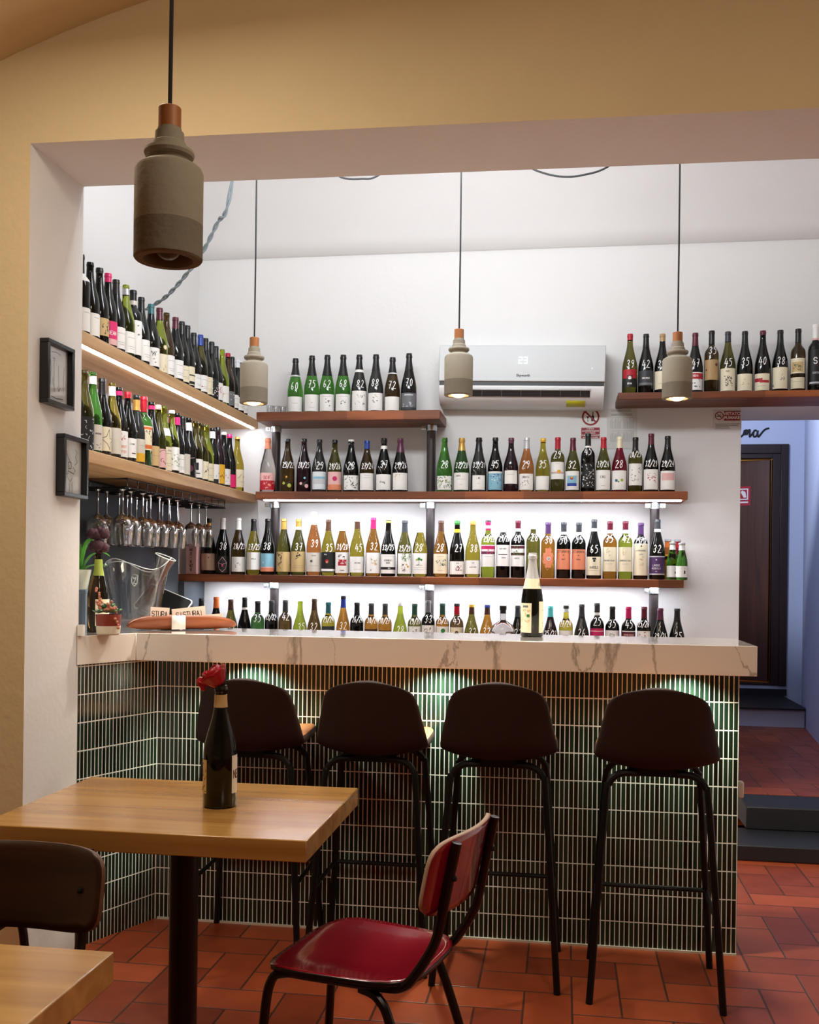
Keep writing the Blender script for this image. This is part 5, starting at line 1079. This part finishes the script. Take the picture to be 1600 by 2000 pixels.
def make_chair(loc, rz, smat, bmat, emat, label, up=0):
    t = empty('school_chair', loc, label, 'chair', None, rz); m = MB()
    def out(a, r=.19, e=4.2):
        c_, s_ = math.cos(a), math.sin(a); k = (abs(c_)**e+abs(s_)**e)**(-1/e); return r*k*c_, r*k*s_
    N_ = 48; vs = []; fs = []
    for ring, (s, dz) in enumerate(((.25, -.0135), (.5, -.0115), (.75, -.0065), (.92, -.0018), (1, 0))):
        for j in range(N_):
            x, y = out(2*PI*j/N_); x *= s; y *= s; vs.append((x*(1+.06*(y/.19)), y, .452+dz - .014*max(0, (y-.10)/.09)**2))
    vs.append((0, 0, .4381)); e_ = len(vs)-1
    for j in range(N_): fs.append((e_, j, (j+1) % N_))
    for r_ in range(4):
        for j in range(N_): fs.append((r_*N_+j, (r_+1)*N_+j, (r_+1)*N_+(j+1) % N_, r_*N_+(j+1) % N_))
    m.add(vs, fs); part('seat', m, [smat, bmat_tube], t, False, solid=(.011, -1, 1, 1), sharp=60)
    def bk_(u, v):
        s, w = 2*u-1, 2*v-1; e = 5.0
        k = max(abs(s), abs(w)); d = (abs(s)**e+abs(w)**e)**(1/e); q_ = k/d if d > 1e-6 else 1
        x, z = s*q_*.19, w*q_*.088; yy = -.232 - .05*(w*q_)*.35 + .040*(abs(s*q_)**2) - .03
        return (x, yy, .690+up+z)
    m = MB().grid(bk_, 20, 10); br_ = part('backrest', m, [bmat, emat], t, False, solid=(.011, 1, 0, 1), sharp=60)
    for sx in (-1, 1):
        ps = spline([(sx*.185, .195, 0), (sx*.175, .175, .30), (sx*.170, .160, .405), (sx*.165, .125, .430), (sx*.160, .06, .431), (sx*.152, -.10, .431), (sx*.147, -.16, .437), (sx*.142, -.195, .475), (sx*.139, -.232, .54), (sx*.137, -.2475, .60+up), (sx*.136, -.267, .70+up), (sx*.135, -.281, .768+up)], 6)
        part('side_tube', MB().tube(ps, .0115, 10), bmat_tube, t, False)
        ps = spline([(sx*.150, -.06, .420), (sx*.158, -.11, .405), (sx*.166, -.15, .33), (sx*.185, -.255, 0)], 6)
        part('leg', MB().tube(ps, .0115, 10), bmat_tube, t, False)
        part('bolt', MB().ball((sx*.136, -.2755, .690+up), .008, 8).ball((sx*.136, -.2395, .690+up), .007, 8), black_steel, br_, False)
    part('cross_bar', MB().tube([(-.16, .08, .428), (.16, .08, .428)], .009, 8).tube([(-.152, -.10, .428), (.152, -.10, .428)], .009, 8), bmat_tube, t, False)
    return t
bmat_tube = mat('brown_black_tube', '1a1112', .3, .5, coat=.2)
redlam = mat('red_laminate', '8e1226', .14, coat=1.0, var=(60, .06)); ply = mat('pale_ply_edge', 'b89a84', .55)
brownlam = wood('brown_veneer', '24100a', '3a1e10', 0, .35); dply = mat('dark_ply_edge', '6a4a34', .5)
make_chair((-.462, 2.425, 0), math.radians(76), redlam, redlam, ply, 'red laminate school chair turned sideways at the right of the table')
make_chair((-1.139, 1.80, 0), PI, brownlam, brownlam, dply, 'brown wooden school chair between the two tables, its back against the far one', -.015)
make_chair((-1.605, 2.42, 0), math.radians(-90), brownlam, brownlam, dply, 'school chair at the far left of the table, almost out of frame')
# bottle and rose on the table
q = at_y(437, 1347, 2.54); h = q.z-.7505
make_bottle('wine_bottle', (q.x, 2.54, .7505), 'bu', h, 'black', 'black@.965+tan@.82-.925', [('tan', .12, .395, 'g:94:brown:16:-.9:.05:.9:.9', '', (math.radians(-79), .5)), ('white', .12, .43, 't:NERO:.2:.5:20:maroon;r:.3:.2:.9:.35:red', '', (math.radians(76), .56))], '',
    'black wine bottle with tan neck band standing on the oak table', 'bottle', None, math.atan2(-q.x, 2.54), rad=.043)
q2 = at_y(424, 1331, 2.54)
t = empty('rose_flower', (q2.x, 2.54, q2.z), 'deep red rose lying over the mouth of the table bottle', 'flower')
rose = mat('rose_red', 'a80c20', .38, spec=.4, coat=.1)
for k in range(19):
    lay = 0 if k < 4 else 1 if k < 9 else 2 if k < 14 else 3; a0 = k*2.399; R_ = (.011, .0175, .0235, .028)[lay]
    def pet(u, v, a0=a0, R_=R_, lay=lay, k=k):
        w = 2*u-1; a = a0 + w*(1.0, .95, .85, .72)[lay]*(.55+.6*v-.35*v**4); el = -1.2 + v*(2.45, 2.2, 1.95, 1.6)[lay]*(1-.10*w*w)
        rr = R_*(1 + (.05, .18, .30, .42)[lay]*v**5) + .0006*(k % 3); ez = (.35, .2, .1, 0)[lay]*R_
        return (rr*math.cos(el)*math.cos(a), rr*math.cos(el)*math.sin(a), rr*math.sin(el)*1.05 + ez*v)
    m = MB().grid(pet, 10, 9); rot = Matrix.Rotation(math.radians(-30), 4, 'Y') @ Matrix.Rotation(math.radians(14), 4, 'X'); m.v = [tuple(rot @ Vector(p_)) for p_ in m.v]
    part('petal', m, rose, t, False, solid=(.0010, 0, 0, 0))
m = MB().ball((-.034, -.006, -.014), .011, 10, 0, (1.15, .8, 1.3)).ball((-.028, -.008, -.026), .009, 8, 0, (1, .7, 1.3)); part('bud', m, rose, t, False)
m = MB().tube([(.004, 0, -.012), (.011, 0, -.0235)], .0035, 8).ball((.024, .004, -.012), .010, 8, 0, (.6, .6, 1.2)); part('stem', m, mat('dark_calyx', '1c2a18', .6), t, False)

# ================================================================ LIGHT
def area(name, loc, target, size, size_y, power, col, spread=None):
    l = bpy.data.lights.new(name, 'AREA'); l.shape = 'RECTANGLE'; l.size = size; l.size_y = size_y; l.energy = power; l.color = lin(col)[:3]
    if spread: l.spread = math.radians(spread)
    o = bpy.data.objects.new(name, l); C.objects.link(o); o.location = loc; o.rotation_euler = (Vector(target)-Vector(loc)).to_track_quat('-Z', 'Y').to_euler(); return o
def point(name, loc, r, power, col):
    l = bpy.data.lights.new(name, 'POINT'); l.shadow_soft_size = r; l.energy = power; l.color = lin(col)[:3]
    o = bpy.data.objects.new(name, l); C.objects.link(o); o.location = loc; return o
def spot(name, loc, target, power, col, deg, blend, r=.03):
    l = bpy.data.lights.new(name, 'SPOT'); l.energy = power; l.color = lin(col)[:3]; l.spot_size = math.radians(deg); l.spot_blend = blend; l.shadow_soft_size = r
    o = bpy.data.objects.new(name, l); C.objects.link(o); o.location = loc; o.rotation_euler = (Vector(target)-Vector(loc)).to_track_quat('-Z', 'Y').to_euler(); return o
area('alcove_cove_light', (-.5, 3.62, 2.95), (-.5, 4.35, 4.6), 1.5, .10, 24, 'eef4fb')
area('alcove_ceiling_lamp', (-.55, 3.57, 3.06), (-.55, 5.72, 1.9), 1.2, .2, 23.5, 'f0f5fb')
for x in (-1.17, -.435, .43): spot('under_counter_spot', (x, 3.722, 1.008), (x, 3.80, .6), 24, 'e8f0d8', 140, .9, .015)
for px, b in ((487.5, 797), (887, 772), (1314, 768)):
    q = at_y(px, b, 3.95); spot('pendant_beam', (q.x, 3.95, q.z-.012), (q.x, 3.95, 0), 32, 'ffeed6', 140, .6, .03)
area('dining_downlight_left', (-1.25, 2.05, 3.06), (-1.1, 2.05, 0), .5, .5, 20, 'fff1dc')
area('dining_downlight_right', (.7, 1.0, 3.20), (.5, 1.5, 0), .6, .6, 21, 'fff1dc')
point('dining_lamp_left', (-1.2, 1.8, 2.82), .14, 6, 'fff1dc')
point('dining_lamp_right', (.9, .8, 2.85), .14, 4, 'fff1dc')
spot('corridor_shadow_spot', (.45, 6.7, 2.75), (1.75, 9.0, 2.62), 150, 'e0e8ff', 70, .5, .06)  # added spot, its cone edge imitates the diagonal shadow on the far wall
point('corridor_fill', (.9, 7.3, 2.9), .2, 14, 'dfe6ff')  # added fill for the corridor floor, which the spot misses
point('room_beyond_lamp', (.9, 10.6, 2.4), .15, 14, 'ffd9a0')
w = bpy.data.worlds.new('world'); sc.world = w; w.use_nodes = True
w.node_tree.nodes['Background'].inputs[0].default_value = lin('c8ccd8'); w.node_tree.nodes['Background'].inputs[1].default_value = .05
vs = sc.view_settings; vs.view_transform = 'Standard'; vs.look = 'None'; vs.gamma = 1; vs.exposure = 0; vs.use_curve_mapping = False
cy = sc.cycles; cy.use_denoising = True; cy.max_bounces = 14; cy.transmission_bounces = 12; cy.transparent_max_bounces = 32; cy.caustics_refractive = False; cy.caustics_reflective = False; cy.sample_clamp_indirect = 6
